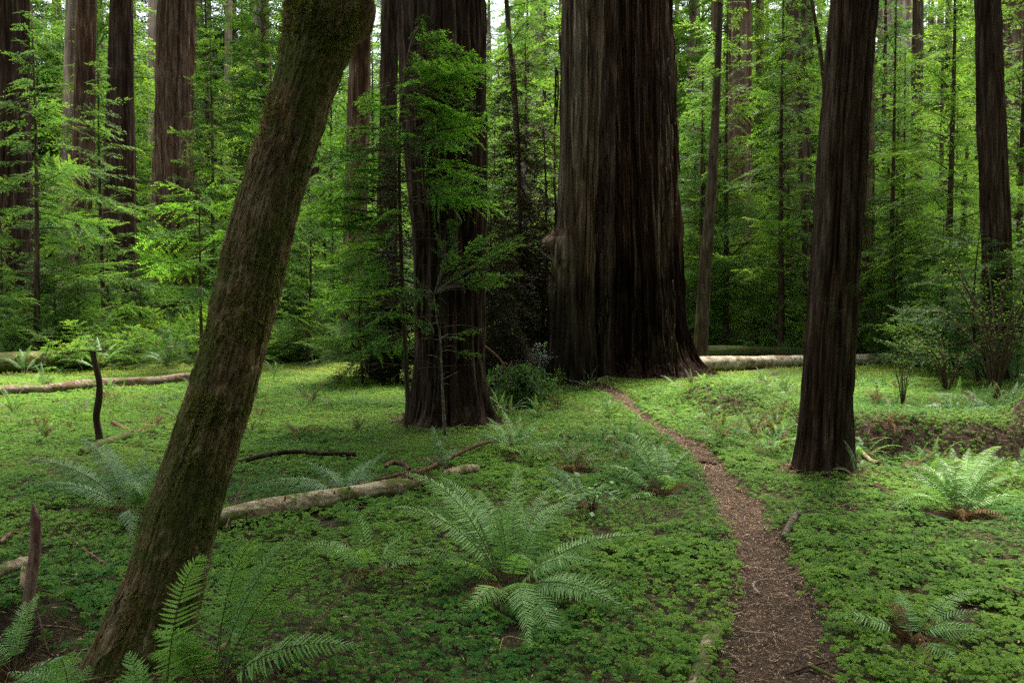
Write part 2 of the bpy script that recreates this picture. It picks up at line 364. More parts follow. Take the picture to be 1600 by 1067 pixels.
K_brn = kit((.5, 1.0, 1.6), 3, 4, sp=.07, leaf=.09, lw=.03, ls=.035, droop=.75, wid=.38)

# ------------------------------------------------------------------ trunks
def trunk_geo(ctr, rad, cols, zrows, depth, fx, fz, seed, flare=.0, lobes=0, lobamp=0, base_z=0., fine=.35, bumps=()):
    """ctr/rad functions of z (arrays); vertical furrowed bark as real relief"""
    z = np.asarray(zrows); th = np.arange(cols)*2*math.pi/cols
    cx, cy_, = ctr(z); r0 = rad(z)
    Z, TH = np.meshgrid(z, th, indexing='ij')
    R0 = r0[:, None]*np.ones(cols)
    rm = float(np.median(r0))
    if flare:
        fl = flare*(np.exp(-np.maximum(Z-base_z, 0)/.40)*(.3+1.5*np.clip(noise(np.cos(TH)*3.2+seed, np.sin(TH)*3.2, seed)-.25, 0, 1)*1.4)+.5*np.exp(-np.maximum(Z-base_z, 0)/.10)*noise(np.cos(TH)*6+seed, np.sin(TH)*6, seed))
        R0 = R0+fl*rm
    if lobes:
        w = .35*noise(np.cos(TH)+seed, np.sin(TH), Z*.12)
        R0 = R0*(1+lobamp*(np.abs(np.sin((TH+w)*lobes/2+seed))-.6))
    wrp = .5*noise(np.cos(TH)*2+seed, np.sin(TH)*2, Z*.5)
    n1 = noise(np.cos(TH)*rm*fx+seed+wrp, np.sin(TH)*rm*fx+wrp, Z*fz)
    n2 = noise(np.cos(TH)*rm*fx*2.6+seed, np.sin(TH)*rm*fx*2.6, Z*fz*2.6+4)
    n3 = noise(np.cos(TH)*rm*fx*7+seed, np.sin(TH)*rm*fx*7, Z*fz*18)
    rid = np.minimum(1, np.abs(2*n1-1)*2.2)**.6; rid2 = np.minimum(1, np.abs(2*n2-1)*2)**.7
    disp = depth*((rid-.7)+.5*(rid2-.7)+1.7*fine*(n3-.5))
    RR = R0+disp
    for bt, bz, am, wt, wz in bumps:
        dth = np.mod(TH-bt+math.pi, 2*math.pi)-math.pi
        RR = RR+am*np.exp(-(dth/wt)**2-((Z-bz)/wz)**2)*(.5+1.3*noise(np.cos(TH)*9, np.sin(TH)*9, Z*5))
    V = np.stack([cx[:, None]+RR*np.cos(TH), cy_[:, None]+RR*np.sin(TH), Z], -1).reshape(-1, 3)
    k = len(z); i, j = np.meshgrid(np.arange(k-1), np.arange(cols), indexing='ij')
    a = i*cols+j; b = i*cols+(j+1) % cols
    g = Geo(); g.add(V, np.stack([a, b, b+cols, a+cols], -1).reshape(-1, 4), None, np.clip(rid*.75+rid2*.35-.1, 0, 1).ravel())
    return g
def tree_px(name, label, base, pts, Y, mats, cols=72, dz=.12, depth=.03, fx=6, fz=.3, seed=1, top=None, flare=.25, lobes=0, lobamp=0, cat="tree", group=None, crownfn=None, extra=None, fine=.35):
    """pts = (px, py, half-width px) down the trunk, at world depth Y"""
    pts = sorted(pts, key=lambda p: -p[1])
    W = [at(a, b, Y) for a, b, c in pts]; RD = [c/FPX*(Y/math.cos(math.atan((a-800)/FPX))) for a, b, c in pts]
    zb = T(W[0].x, Y)
    zs = [w.z for w in W]; xs = [w.x for w in W]
    if zs[0] > zb:      # carry the lowest point down to the ground
        k = (xs[1]-xs[0])/(zs[1]-zs[0]); xs.insert(0, xs[0]-k*(zs[0]-zb)); zs.insert(0, zb); RD.insert(0, RD[0]*1.03)
    ztop = zs[-1]; sl = (xs[-1]-xs[-2])/(zs[-1]-zs[-2]); H = top or ztop+14
    zs.append(H); xs.append(xs[-1]+sl*(H-ztop)*.8); RD.append(max(.05, RD[-1]*(1-.5*(H-ztop)/30)))
    xs0 = xs[0]
    ctr = lambda z: (np.interp(z, [0-9]+[a-zb for a in zs], [0]+[a-xs0 for a in xs]), np.zeros_like(z))
    rad = lambda z: np.interp(z, [a-zb for a in zs], RD)
    rows = np.concatenate([[-.35], np.arange(-.1, ztop-zb+.4, dz), np.linspace(ztop-zb+.5, H-zb, 22)])
    g = trunk_geo(ctr, rad, cols, rows, depth, fx, fz, seed, flare, lobes, lobamp, fine=fine)
    root = link(name, None, loc=(xs0, Y, zb), label=label, cat=cat, group=group)
    link("trunk", g.mesh(name+"_trunk", mats, True), root)
    root["top"] = H-zb; root["tx"] = xs[-1]-xs0
    return root

# ================================================================== GROUND
def ground_sheet():
    xs = np.concatenate([-np.geomspace(178, 12, 24), np.arange(-11.6, 12, .10), np.geomspace(12, 178, 24)])
    ys = np.concatenate([-np.geomspace(70, 2, 16), np.arange(-1.5, 2.8, .3), np.arange(2.8, 12, .06), np.arange(12, 26, .14), np.geomspace(26.2, 200, 40)])
    X, Y = np.meshgrid(xs, ys, indexing='ij'); Z = terr(X, Y)
    pd = pathd(X, Y)
    g = Geo(); n = len(ys); i, j = np.meshgrid(np.arange(len(xs)-1), np.arange(n-1), indexing='ij'); a = i*n+j
    g.add(np.stack([X, Y, Z], -1).reshape(-1, 3), np.stack([a, a+n, a+n+1, a+1], -1).reshape(-1, 4), None, np.clip(pd/.12+.3, 0, 1).ravel())
    m, nt, b = mat("forest_floor")
    tc = nd(nt, "ShaderNodeTexCoord"); geo = nd(nt, "ShaderNodeNewGeometry")
    n1 = nd(nt, "ShaderNodeTexNoise", Scale=1.3, Detail=6.0, Roughness=.7); n2 = nd(nt, "ShaderNodeTexNoise", Scale=22.0, Detail=5.0, Roughness=.7)
    n3 = nd(nt, "ShaderNodeTexNoise", Scale=90.0, Detail=3.0)
    for q in (n1, n2, n3): nt.links.new(tc.outputs["Object"], q.inputs[0])
    soil = ramp(nt, n2.outputs["Fac"], [(.3, (.022, .013, .009)), (.5, (.05, .033, .022)), (.7, (.10, .068, .046))])
    mossc = ramp(nt, n2.outputs["Fac"], [(.3, (.035, .07, .012)), (.5, (.09, .15, .022)), (.7, (.17, .24, .04))])
    mf = ramp(nt, n1.outputs["Fac"], [(.38, (0, 0, 0)), (.52, (1, 1, 1))])
    sep = nd(nt, "ShaderNodeSeparateXYZ"); nt.links.new(geo.outputs["Normal"], sep.inputs[0])
    sl = ramp(nt, sep.outputs[2], [(.80, (0, 0, 0)), (.93, (1, 1, 1))])
    mf = mix(nt, 1.0, mf, sl, 'MULTIPLY')
    at_ = nd(nt, "ShaderNodeAttribute", attribute_name="tint")
    mf = mix(nt, 1.0, mf, at_.outputs["Color"], 'MULTIPLY')
    sy = nd(nt, "ShaderNodeSeparateXYZ"); nt.links.new(tc.outputs["Object"], sy.inputs[0])   # moss carpets the clearing beyond the sorrel
    mr = nd(nt, "ShaderNodeMapRange"); nt.links.new(sy.outputs[1], mr.inputs[0]); mr.inputs[1].default_value = 7; mr.inputs[2].default_value = 11; mr.inputs[3].default_value = .25
    mf = mix(nt, 1.0, mf, mr.outputs[0], 'MULTIPLY')
    col = mix(nt, mf, soil, mossc)
    nt.links.new(col, b.inputs["Base Color"]); b.inputs["Roughness"].default_value = .95; b.inputs["Specular IOR Level"].default_value = .1
    ad = nd(nt, "ShaderNodeMath", operation='ADD'); nt.links.new(n2.outputs["Fac"], ad.inputs[0]); nt.links.new(n3.outputs["Fac"], ad.inputs[1])
    bp = nd(nt, "ShaderNodeBump", Strength=.8, Distance=.03); nt.links.new(ad.outputs[0], bp.inputs["Height"]); nt.links.new(bp.outputs[0], b.inputs["Normal"])
    link("ground", g.mesh("ground", m, True), kind="structure")
ground_sheet()
def path_sheet():
    m, nt, b = mat("trodden_soil")
    tc = nd(nt, "ShaderNodeTexCoord")
    n1 = nd(nt, "ShaderNodeTexNoise", Scale=3.0, Detail=4.0); n2 = nd(nt, "ShaderNodeTexNoise", Scale=70.0, Detail=6.0, Roughness=.75)
    for q in (n1, n2): nt.links.new(tc.outputs["Object"], q.inputs[0])
    col = ramp(nt, n2.outputs["Fac"], [(.3, (.03, .02, .013)), (.5, (.10, .068, .045)), (.72, (.24, .17, .115))])
    col = mix(nt, 1.0, col, ramp(nt, n1.outputs["Fac"], [(.3, (.7, .7, .7)), (.7, (1.2, 1.15, 1.1))]), 'MULTIPLY')
    nt.links.new(col, b.inputs["Base Color"]); b.inputs["Roughness"].default_value = .9
    bp = nd(nt, "ShaderNodeBump", Strength=.9, Distance=.02); nt.links.new(n2.outputs["Fac"], bp.inputs["Height"]); nt.links.new(bp.outputs[0], b.inputs["Normal"])
    P = spl([(a, b_, w) for (a, b_), w in zip(PP, PW)], 260)
    Tn = np.gradient(P[:, :2], axis=0); Tn /= np.linalg.norm(Tn, axis=1)[:, None]; S = np.stack([Tn[:, 1], -Tn[:, 0]], 1)
    u = np.linspace(-1, 1, 13)
    wl = P[:, 2]*(1.02+.5*(noise(P[:, 1]*3, 0, 1)-.5)+.3*(noise(P[:, 1]*13, 0, 1)-.5)); wr = P[:, 2]*(1.02+.5*(noise(P[:, 1]*3, 9, 1)-.5)+.3*(noise(P[:, 1]*13, 9, 1)-.5))
    Wd = np.where(u[None, :] < 0, wl[:, None], wr[:, None])*u[None, :]
    XY = P[:, None, :2]+S[:, None, :]*Wd[..., None]
    Z = terr(XY[..., 0], XY[..., 1])+.006-.004*np.abs(u)[None, :]+.012*(noise(XY[..., 0]*14, XY[..., 1]*14)-.3)
    g = Geo(); n = 13; i, j = np.meshgrid(np.arange(259), np.arange(12), indexing='ij'); a = i*n+j
    g.add(np.concatenate([XY, Z[..., None]], -1).reshape(-1, 3), np.stack([a, a+1, a+n+1, a+n], -1).reshape(-1, 4))
    link("path", g.mesh("path", m, True), kind="structure")
path_sheet()

OBS = []         # centre lines of logs and sticks, also kept clear
TRUNKS = []      # (x, y, r) kept clear of ground cover
def nrm(x, y):
    e = .05; gx = (terr(x+e, y)-terr(x-e, y))/(2*e); gy = (terr(x, y+e)-terr(x, y-e))/(2*e)
    N = np.stack([-gx, -gy, np.ones_like(gx)], 1); return N/np.linalg.norm(N, axis=1)[:, None]

# ================================================================== BIG TREES
def crown_on(root, z0, z1, Lmax, per_m, seed, kit_=None, m=None, x0=None):
    g = conifer(z1, z0, Lmax, per_m, seed, kit_ or K_far, prof=.5, lmin=.8)
    x0 = root["tx"] if x0 is None else x0
    return link("crown", g.mesh("redwood_crown", [m or G_dkconif, M_twig]), root, loc=(x0*.8, 0, 0))

# leaning mossy trunk in front
def leaning():
    Yb, Yt = 3.55, 3.75
    px = [(185, 1130, 88), (200, 1067, 82), (250, 930, 68), (287, 800, 62), (325, 680, 59), (352, 600, 58), (390, 450, 56), (400, 400, 57), (437, 260, 54), (470, 150, 55), (497, 60, 62), (510, 0, 66), (523, -60, 50), (545, -160, 46)]
    pts = []
    for i, (a, b, c) in enumerate(px):
        Y = Yb+(Yt-Yb)*i/len(px); p = at(a, b, Y); pts.append((p.x, p.y, p.z, c*.93/FPX*Y))
    last = pts[-1]
    pts += [(last[0]+.25, last[1]+.1, last[2]+1.2, .10), (last[0]+.5, last[1]+.5, last[2]+3.2, .085), (last[0]+.5, last[1]+1, last[2]+6.5, .05)]
    b0 = pts[0]; base = Vector((b0[0]-.03, b0[1], T(b0[0], b0[1])))
    pts = [(b0[0]-.12, b0[1], base.z-.2, .27)]+pts
    S = spl(pts, 620); z = S[:, 2]; cols = 230; th = np.arange(cols)*2*math.pi/cols
    P = S[:, :3]-np.array(base); Tn = np.gradient(P, axis=0); Tn /= np.linalg.norm(Tn, axis=1)[:, None]
    A = np.cross(Tn, [0, 1, 0]); A /= np.linalg.norm(A, axis=1)[:, None]; B = np.cross(Tn, A)
    TH = th[None, :]; s = np.cumsum(np.r_[0, np.linalg.norm(np.diff(P, axis=0), axis=1)])[:, None]
    c, si = np.cos(TH), np.sin(TH); tw = s*.25
    c2, s2 = np.cos(TH+tw), np.sin(TH+tw)
    lob = noise(c2*1.1+3, s2*1.1, s*.5); lob2 = noise(c2*2.6, s2*2.6+4, s*.9)
    n1 = noise(c2*6+1, s2*6, s*.9); n2 = noise(c2*9, s2*9, s*14); n3 = noise(c2*24, s2*24, s*60); n4 = noise(c2*3+8, s2*3, s*5)
    rid = np.minimum(1, np.abs(2*n1-1)*2.5)**.7
    lowf = np.clip(1.2-(s/1.6), .15, 1)
    n5 = noise(c2*9+4, s2*9, s*1.6); crk = np.minimum(1, np.abs(2*n5-1)*4)
    RR = S[:, 3][:, None]*(.93+.20*(lob-.4)+.14*(lob2-.5))+.006*lowf*(rid-.6)+.010*(n2-.5)+.010*(n3-.5)+.016*(n4-.5)+.009*(crk-1)*(n4 > .42)
    # a ragged ridge on the left side, and the torn knot at the top right
    ang = lambda a0, w: np.exp(-((np.mod(TH-a0+math.pi, 2*math.pi)-math.pi)/w)**2)
    V = P[:, None, :]+RR[..., None]*(A[:, None, :]*c[..., None]+B[:, None, :]*si[..., None])
    k = len(P); i, j = np.meshgrid(np.arange(k-1), np.arange(cols), indexing='ij'); a = i*cols+j; b = i*cols+(j+1) % cols
    g = Geo(); g.add(V.reshape(-1, 3), np.stack([a, b, b+cols, a+cols], -1).reshape(-1, 4), None, np.clip(rid*.6+n2*.5, 0, 1).ravel())
    root = link("leaning_tree", None, loc=base, label="thick mossy trunk leaning to the right across the near left of the clearing", cat="tree")
    link("trunk", g.mesh("leaning_trunk", M_lean, True), root)
    # torn stub of a broken limb at the upper right
    g = Geo(); q0 = at(505, 40, Yt); pts_ = [q0, at(540, 28, Yt-.02), at(558, 14, Yt-.04), at(570, 2, Yt-.05), at(578, -12, Yt-.05)]
    tube(g, spl([p-base for p in pts_], 24), np.interp(np.linspace(0, 1, 24), [0, .5, .8, 1], [.115, .07, .04, .012]), 40, .5, 0, jit=.5)
    link("broken_limb", g.mesh("broken_limb", M_lean, True), root)
    # moss and small creepers clinging to the bark
    rng = np.random.default_rng(5); N = 70000
    ii = rng.integers(0, 500, N); jj = rng.integers(0, cols, N)
    Vn = V.reshape(k, cols, 3); pp = Vn[ii, jj]; nn = pp-P[ii]; nn /= np.linalg.norm(nn, axis=1)[:, None]
    qx = pp[:, 0]*.8+pp[:, 2]*.5; qz = pp[:, 2]*.8-pp[:, 0]*.6+pp[:, 1]*.5
    mm = noise(qx*4.2+20, pp[:, 1]*4, qz*3.1)*.42+noise(qx*10, pp[:, 1]*10, qz*8)*.4+noise(qx*27, pp[:, 1]*27, qz*22)*.28
    side = -nn[:, 0]*.09+np.clip(pp[:, 2]-.9, -1, .6)*.07
    keep = mm+side > .45; pp, nn = pp[keep], nn[keep]
    D = nn*.6+rng.normal(0, .55, nn.shape)+np.array([0, 0, -.25]); U = nn+rng.normal(0, .5, nn.shape)
    g = Geo(); L = rng.uniform(.004, .009, len(pp))*(1+1.2*(noise(pp[:, 0]*7, pp[:, 1]*7, pp[:, 2]*7) > .62)); leaves(g, pp, D, U, L, L*.45, rng.uniform(0, 1, len(pp))**1.5)
    link("moss", g.mesh("trunk_moss", G_moss), root, kind="stuff")
    # small vine strands
    g = Geo()
    for q in range(46):
        i0 = rng.integers(20, 470); j0 = rng.integers(0, cols); L = rng.integers(14, 50); dj = rng.uniform(-.9, .9)
        idx = np.arange(i0, min(i0+L, 600), 3); jv = (j0+np.cumsum(rng.normal(dj*2, 1.6, len(idx)))).astype(int) % cols
        pt = Vn[idx, jv]; nv = pt-P[idx]; nv /= np.linalg.norm(nv, axis=1)[:, None]
        if len(pt) > 3: tube(g, pt+nv*.003, .0022, 4, rng.uniform(.2, .9), 0, cap=False)
    link("creeper", g.mesh("creeper", M_twig), root, kind="stuff")
    # its own leafy crown, above the picture
    g = Geo()
    for q in range(46):
        k_ = K_mid[3][1][rng.integers(3)]
        M = Matrix.Translation((rng.uniform(-1.2, 2.6)+1.2, rng.uniform(-1.5, 2.2), rng.uniform(6.2, 9.0))) @ Matrix.Rotation(rng.uniform(0, 6.28), 4, 'Z') @ Matrix.Rotation(rng.normal(0, .3), 4, 'Y')
        g.merge(k_, M)
    link("crown", g.mesh("leaning_crown", [G_dkconif, M_twig]), root)
    TRUNKS.append((b0[0], b0[1], .22))
leaning()

# dark redwood left of centre
r_ = tree_px("redwood_tree", "dark furrowed redwood trunk rising behind the bright green sapling", None,
    [(703, 668, 57), (702, 640, 53), (702, 560, 50), (703, 400, 52), (698, 250, 60), (692, 100, 63), (691, 0, 64)], 12.0, M_dark, cols=420, dz=.035, depth=.075, fx=5.2, fz=.22, seed=3, flare=.26, lobes=7, lobamp=.10)
crown_on(r_, 13, 30, 4.5, 3.0, 31); TRUNKS.append((-.88, 12.0, .82))
# fused giant redwood, two stems
def giant():
    base = Vector((2.3, 19.6, T(2.3, 19.6)))
    root = link("giant_redwood", None, loc=base, label="enormous redwood of two fused stems standing where the path ends", cat="tree")
    def stem(pts, Y, cols, seed, lob, amp, flare, depth, bumps=()):
        W = [at(a, b, Y)-base for a, b, c in pts]; rd = [c/FPX*Y for a, b, c in pts]; zs = [w.z for w in W]; xs = [w.x for w in W]
        zs.append(46); xs.append(xs[-1]-.1); rd.append(rd[-1]*.45)
        rows = np.concatenate([[-.4], np.arange(-.15, zs[-2]+.5, .05), np.linspace(zs[-2]+.6, 46, 30)])
        g = trunk_geo(lambda z: (np.interp(z, zs, xs), np.full_like(z, Y-base.y)), lambda z: np.interp(z, zs, rd), cols, rows, depth, 4.2, .13, seed, flare, lob, amp, bumps=bumps)
        return g
    # left stem
    g = stem([(890, 612, 38), (893, 560, 37), (898, 430, 35), (901, 390, 34), (905, 300, 30), (907, 200, 29), (910, 0, 29)], 17.4, 420, 7, 5, .12, .20, .12, [(R(205), 2.85, .32, .28, .16), (R(220), 2.55, .16, .2, .22), (R(190), 3.05, .10, .2, .12), (R(235), 2.75, .10, .25, .3), (R(200), 1.9, .06, .3, .5)])
    link("trunk", g.mesh("giant_left_stem", M_giantb, True), root)
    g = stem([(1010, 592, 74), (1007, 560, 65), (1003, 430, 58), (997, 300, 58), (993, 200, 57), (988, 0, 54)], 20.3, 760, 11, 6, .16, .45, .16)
    tt = g.t[0].copy(); V0 = g.V[0]; W0 = at(1000, 300, 20.3)-base      # paler panel and bright line down the right front, darker bark elsewhere
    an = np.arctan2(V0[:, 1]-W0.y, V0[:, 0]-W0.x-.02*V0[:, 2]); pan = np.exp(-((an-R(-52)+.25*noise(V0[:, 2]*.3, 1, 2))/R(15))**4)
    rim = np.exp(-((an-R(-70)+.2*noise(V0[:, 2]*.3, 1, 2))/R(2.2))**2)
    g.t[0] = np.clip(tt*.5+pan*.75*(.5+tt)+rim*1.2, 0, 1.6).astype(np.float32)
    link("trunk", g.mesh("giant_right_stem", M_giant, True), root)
    g = stem([(934, 600, 26), (936, 430, 24), (938, 200, 22), (940, 0, 22)], 19.3, 160, 15, 3, .1, .1, .08)      # added dark core closing the gap, so the seam reads as deep shade
    link("trunk", g.mesh("giant_cleft_filler", M_dark, True), root)
    rng = np.random.default_rng(4)
    # charred hollow lip: hanging bark shreds
    g = Geo()
    for q in range(90):
        px_ = rng.choice([rng.uniform(925, 950), rng.uniform(1040, 1058), rng.uniform(865, 935)]); py_ = rng.uniform(0, 560)
        p = at(px_, py_, 17.35 if px_ < 935 else 18.75)-base; l = rng.uniform(.3, 1.3)
        tube(g, spl([p, p+Vector((rng.normal(0, .03), -.03, -l*.5)), p+Vector((rng.normal(0, .05), .0, -l))], 5), rng.uniform(.008, .02), 4, rng.uniform(.2, .9))
    link("bark_shred", g.mesh("bark_shred", M_dark, True), root, kind="stuff")
    g = conifer(44, 20, 6.0, 3.2, 55, K_far, prof=.5, lmin=.8); link("crown", g.mesh("giant_crown", [G_dkconif, M_twig]), root, loc=(.3, 0, 0))
    TRUNKS.extend([(1.2, 17.4, .72), (3.05, 20.2, 1.65)])
giant()
# tree right of the path
r_ = tree_px("fissured_tree", "dark straight trunk with fissured bark beside the path, with its foot in green sorrel", None,
    [(1281, 748, 40), (1283, 730, 36), (1289, 640, 34), (1296, 540, 33), (1307, 400, 34), (1318, 200, 32), (1335, 0, 30)], 8.3, M_right, cols=360, dz=.02, depth=.032, fx=9, fz=.32, seed=5, flare=.24, lobes=6, lobamp=.06, top=13)
TRUNKS.append((3.0, 8.3, .42))
crown_on(r_, 9.9, 12.8, 2.6, 7, 41, K_mid)
# ---- trunks of the middle distance and beyond: (name, label, pts, Y, mat, ...)
FT = [
 ("redwood_tree", "reddish straight trunk close behind the fissured tree beside the path", [(1346, 548, 20), (1345, 400, 18), (1347, 200, 17), (1350, 0, 16)], 27, M_far, dict(seed=21, cols=110)),
 ("redwood_tree", "tall ribbed redwood standing clear between the leaning mossy trunk and the left edge", [(268, 518, 29), (269, 400, 27), (271, 200, 26), (276, 0, 24)], 38, M_red, dict(seed=22, cols=160, depth=.09, fx=3, fz=.14, lobes=8, lobamp=.09)),
 ("redwood_tree", "dark narrow trunk second from the left edge, wrapped in feathery boughs", [(127, 525, 18), (128, 400, 15), (131, 200, 14), (136, 0, 12)], 34, M_red, dict(seed=23, cols=96)),
 ("redwood_tree", "swollen dark trunk half hidden by boughs, left of the tall ribbed redwood", [(193, 490, 22), (186, 400, 23), (187, 250, 21), (188, 150, 18), (190, 0, 15)], 31, M_dark, dict(seed=24, cols=110, lobes=4, lobamp=.12)),
 ("redwood_tree", "broad dark redwood cut by the left edge of the view", [(16, 530, 28), (18, 400, 25), (20, 200, 22), (18, 0, 21)], 29, M_dark, dict(seed=25, cols=140, depth=.06)),
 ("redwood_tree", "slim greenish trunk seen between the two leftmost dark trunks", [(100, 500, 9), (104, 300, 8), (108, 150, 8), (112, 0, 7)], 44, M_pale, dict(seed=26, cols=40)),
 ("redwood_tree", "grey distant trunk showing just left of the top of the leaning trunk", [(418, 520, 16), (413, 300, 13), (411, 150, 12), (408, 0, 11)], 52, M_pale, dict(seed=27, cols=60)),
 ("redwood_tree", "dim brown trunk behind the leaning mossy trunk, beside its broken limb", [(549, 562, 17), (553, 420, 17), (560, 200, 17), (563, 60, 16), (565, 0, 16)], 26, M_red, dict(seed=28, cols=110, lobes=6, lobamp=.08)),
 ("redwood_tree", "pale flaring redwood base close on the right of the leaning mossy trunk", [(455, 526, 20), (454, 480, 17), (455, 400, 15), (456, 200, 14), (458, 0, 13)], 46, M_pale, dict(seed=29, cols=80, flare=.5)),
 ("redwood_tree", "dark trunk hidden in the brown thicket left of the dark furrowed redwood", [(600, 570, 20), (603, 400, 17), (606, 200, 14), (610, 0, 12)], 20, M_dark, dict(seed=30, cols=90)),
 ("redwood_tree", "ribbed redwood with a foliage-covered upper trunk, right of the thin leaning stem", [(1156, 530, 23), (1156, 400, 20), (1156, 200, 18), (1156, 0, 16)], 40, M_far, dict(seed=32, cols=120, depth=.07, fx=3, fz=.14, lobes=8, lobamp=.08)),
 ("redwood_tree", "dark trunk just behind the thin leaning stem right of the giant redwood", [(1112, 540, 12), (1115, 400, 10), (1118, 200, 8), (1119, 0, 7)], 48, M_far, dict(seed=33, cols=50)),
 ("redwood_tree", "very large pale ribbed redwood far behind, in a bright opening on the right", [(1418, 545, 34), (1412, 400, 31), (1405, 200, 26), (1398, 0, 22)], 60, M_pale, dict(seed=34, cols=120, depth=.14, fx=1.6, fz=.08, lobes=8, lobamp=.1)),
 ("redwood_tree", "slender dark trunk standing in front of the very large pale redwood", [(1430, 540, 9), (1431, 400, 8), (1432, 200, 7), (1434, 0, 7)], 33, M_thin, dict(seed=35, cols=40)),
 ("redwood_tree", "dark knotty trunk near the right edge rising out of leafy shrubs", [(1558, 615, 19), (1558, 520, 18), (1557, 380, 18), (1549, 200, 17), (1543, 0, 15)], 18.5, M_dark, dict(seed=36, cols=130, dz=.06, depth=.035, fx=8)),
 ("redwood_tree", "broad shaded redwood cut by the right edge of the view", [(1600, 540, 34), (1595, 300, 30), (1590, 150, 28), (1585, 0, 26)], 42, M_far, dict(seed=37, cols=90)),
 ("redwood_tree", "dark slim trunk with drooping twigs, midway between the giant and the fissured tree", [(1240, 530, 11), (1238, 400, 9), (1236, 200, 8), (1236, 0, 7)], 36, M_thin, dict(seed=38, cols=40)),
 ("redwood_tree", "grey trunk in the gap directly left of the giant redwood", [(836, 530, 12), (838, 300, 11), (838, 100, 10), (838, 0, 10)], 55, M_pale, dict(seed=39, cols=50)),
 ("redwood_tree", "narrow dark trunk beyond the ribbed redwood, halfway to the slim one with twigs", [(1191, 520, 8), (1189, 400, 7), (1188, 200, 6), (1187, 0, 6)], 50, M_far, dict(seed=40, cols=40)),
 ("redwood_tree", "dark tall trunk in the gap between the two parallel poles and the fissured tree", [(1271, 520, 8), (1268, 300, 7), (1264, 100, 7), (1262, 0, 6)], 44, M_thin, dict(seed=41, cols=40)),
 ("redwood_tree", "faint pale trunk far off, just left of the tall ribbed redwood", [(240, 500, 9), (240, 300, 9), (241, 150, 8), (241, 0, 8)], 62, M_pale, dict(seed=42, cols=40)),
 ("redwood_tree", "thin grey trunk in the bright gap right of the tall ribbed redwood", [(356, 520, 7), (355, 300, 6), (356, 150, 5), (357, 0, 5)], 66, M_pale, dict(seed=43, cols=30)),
 ("redwood_tree", "dim trunk in the dark gap between the brown thicket and the dim brown trunk", [(492, 540, 12), (490, 400, 11), (492, 200, 10), (493, 0, 9)], 36, M_dark, dict(seed=44, cols=50)),
]
for nm, lb, pts, Y, m_, kw in FT:
    d = dict(dz=.16, depth=.035, fx=5, fz=.22); d.update(kw)
    r_ = tree_px(nm, lb, None, pts, Y, m_, top=min(34, at(800, 0, Y).z+9), group="redwoods around the clearing", **d)
    if Y < 30: TRUNKS.append((r_.location.x, Y, .5))
    Ht = r_["top"]; g = conifer(Ht+1, Ht-7.5, 3.0+Y*.03, 3.2, int(Y*7), K_far, prof=.55, lmin=.7)
    link("crown", g.mesh("redwood_crown", [G_dkconif, M_twig]), r_, loc=(r_["tx"]*.9, 0, 0))
# thin poles
PL = [
 ("thin_tree", "thin dark stem leaning to the left, just right of the giant redwood", [(1094, 548, 11), (1103, 400, 9), (1112, 300, 8), (1118, 180, 6), (1125, 0, 4.5)], 24),
 ("thin_tree", "very thin dark stem rising between the dark furrowed redwood and the giant", [(832, 560, 8), (822, 400, 6), (812, 260, 5), (801, 120, 4), (791, 0, 3.5)], 22),
 ("thin_tree", "left one of the two nearly parallel dark poles left of the fissured tree", [(1262, 525, 6), (1258, 350, 5.5), (1250, 180, 5), (1244, 0, 4)], 30),
 ("thin_tree", "right one of the two nearly parallel dark poles left of the fissured tree", [(1272, 525, 6), (1266, 350, 6), (1260, 180, 5), (1255, 0, 4.5)], 31),
 ("thin_tree", "pale thin pole leaning to the left beside the fissured tree's upper trunk", [(1300, 530, 3), (1290, 160, 3), (1283, 90, 3), (1268, 0, 2.5)], 26),
 ("thin_tree", "straight thin dark stem standing in the shrubs right of the slender dark trunk", [(1505, 500, 4), (1505, 400, 4), (1506, 300, 3.5), (1510, 250, 2)], 30),
 ("thin_tree", "thin upright dark stem between the slender dark trunk and the straight stem in the shrubs", [(1469, 510, 4), (1470, 400, 3.5), (1471, 260, 3), (1472, 120, 2)], 34),
]
for nm, lb, pts, Y in PL:
    r_ = tree_px(nm, lb, None, pts, Y, M_thin, cols=20, dz=.2, depth=.008, fx=12, fz=.8, seed=int(Y), flare=.3, top=at(800, pts[-1][1], Y).z+(5 if pts[-1][1] < 5 else .6))
    Ht = r_["top"]; g = conifer(Ht+.8, Ht*.45, 1.5, 3.0, int(Y*5), K_mid, prof=.4, gap=.35)
    link("crown", g.mesh("thin_crown", [G_conif, M_twig]), r_, loc=(r_["tx"]*.7, 0, 0))
    TRUNKS.append((r_.location.x, Y, .15))

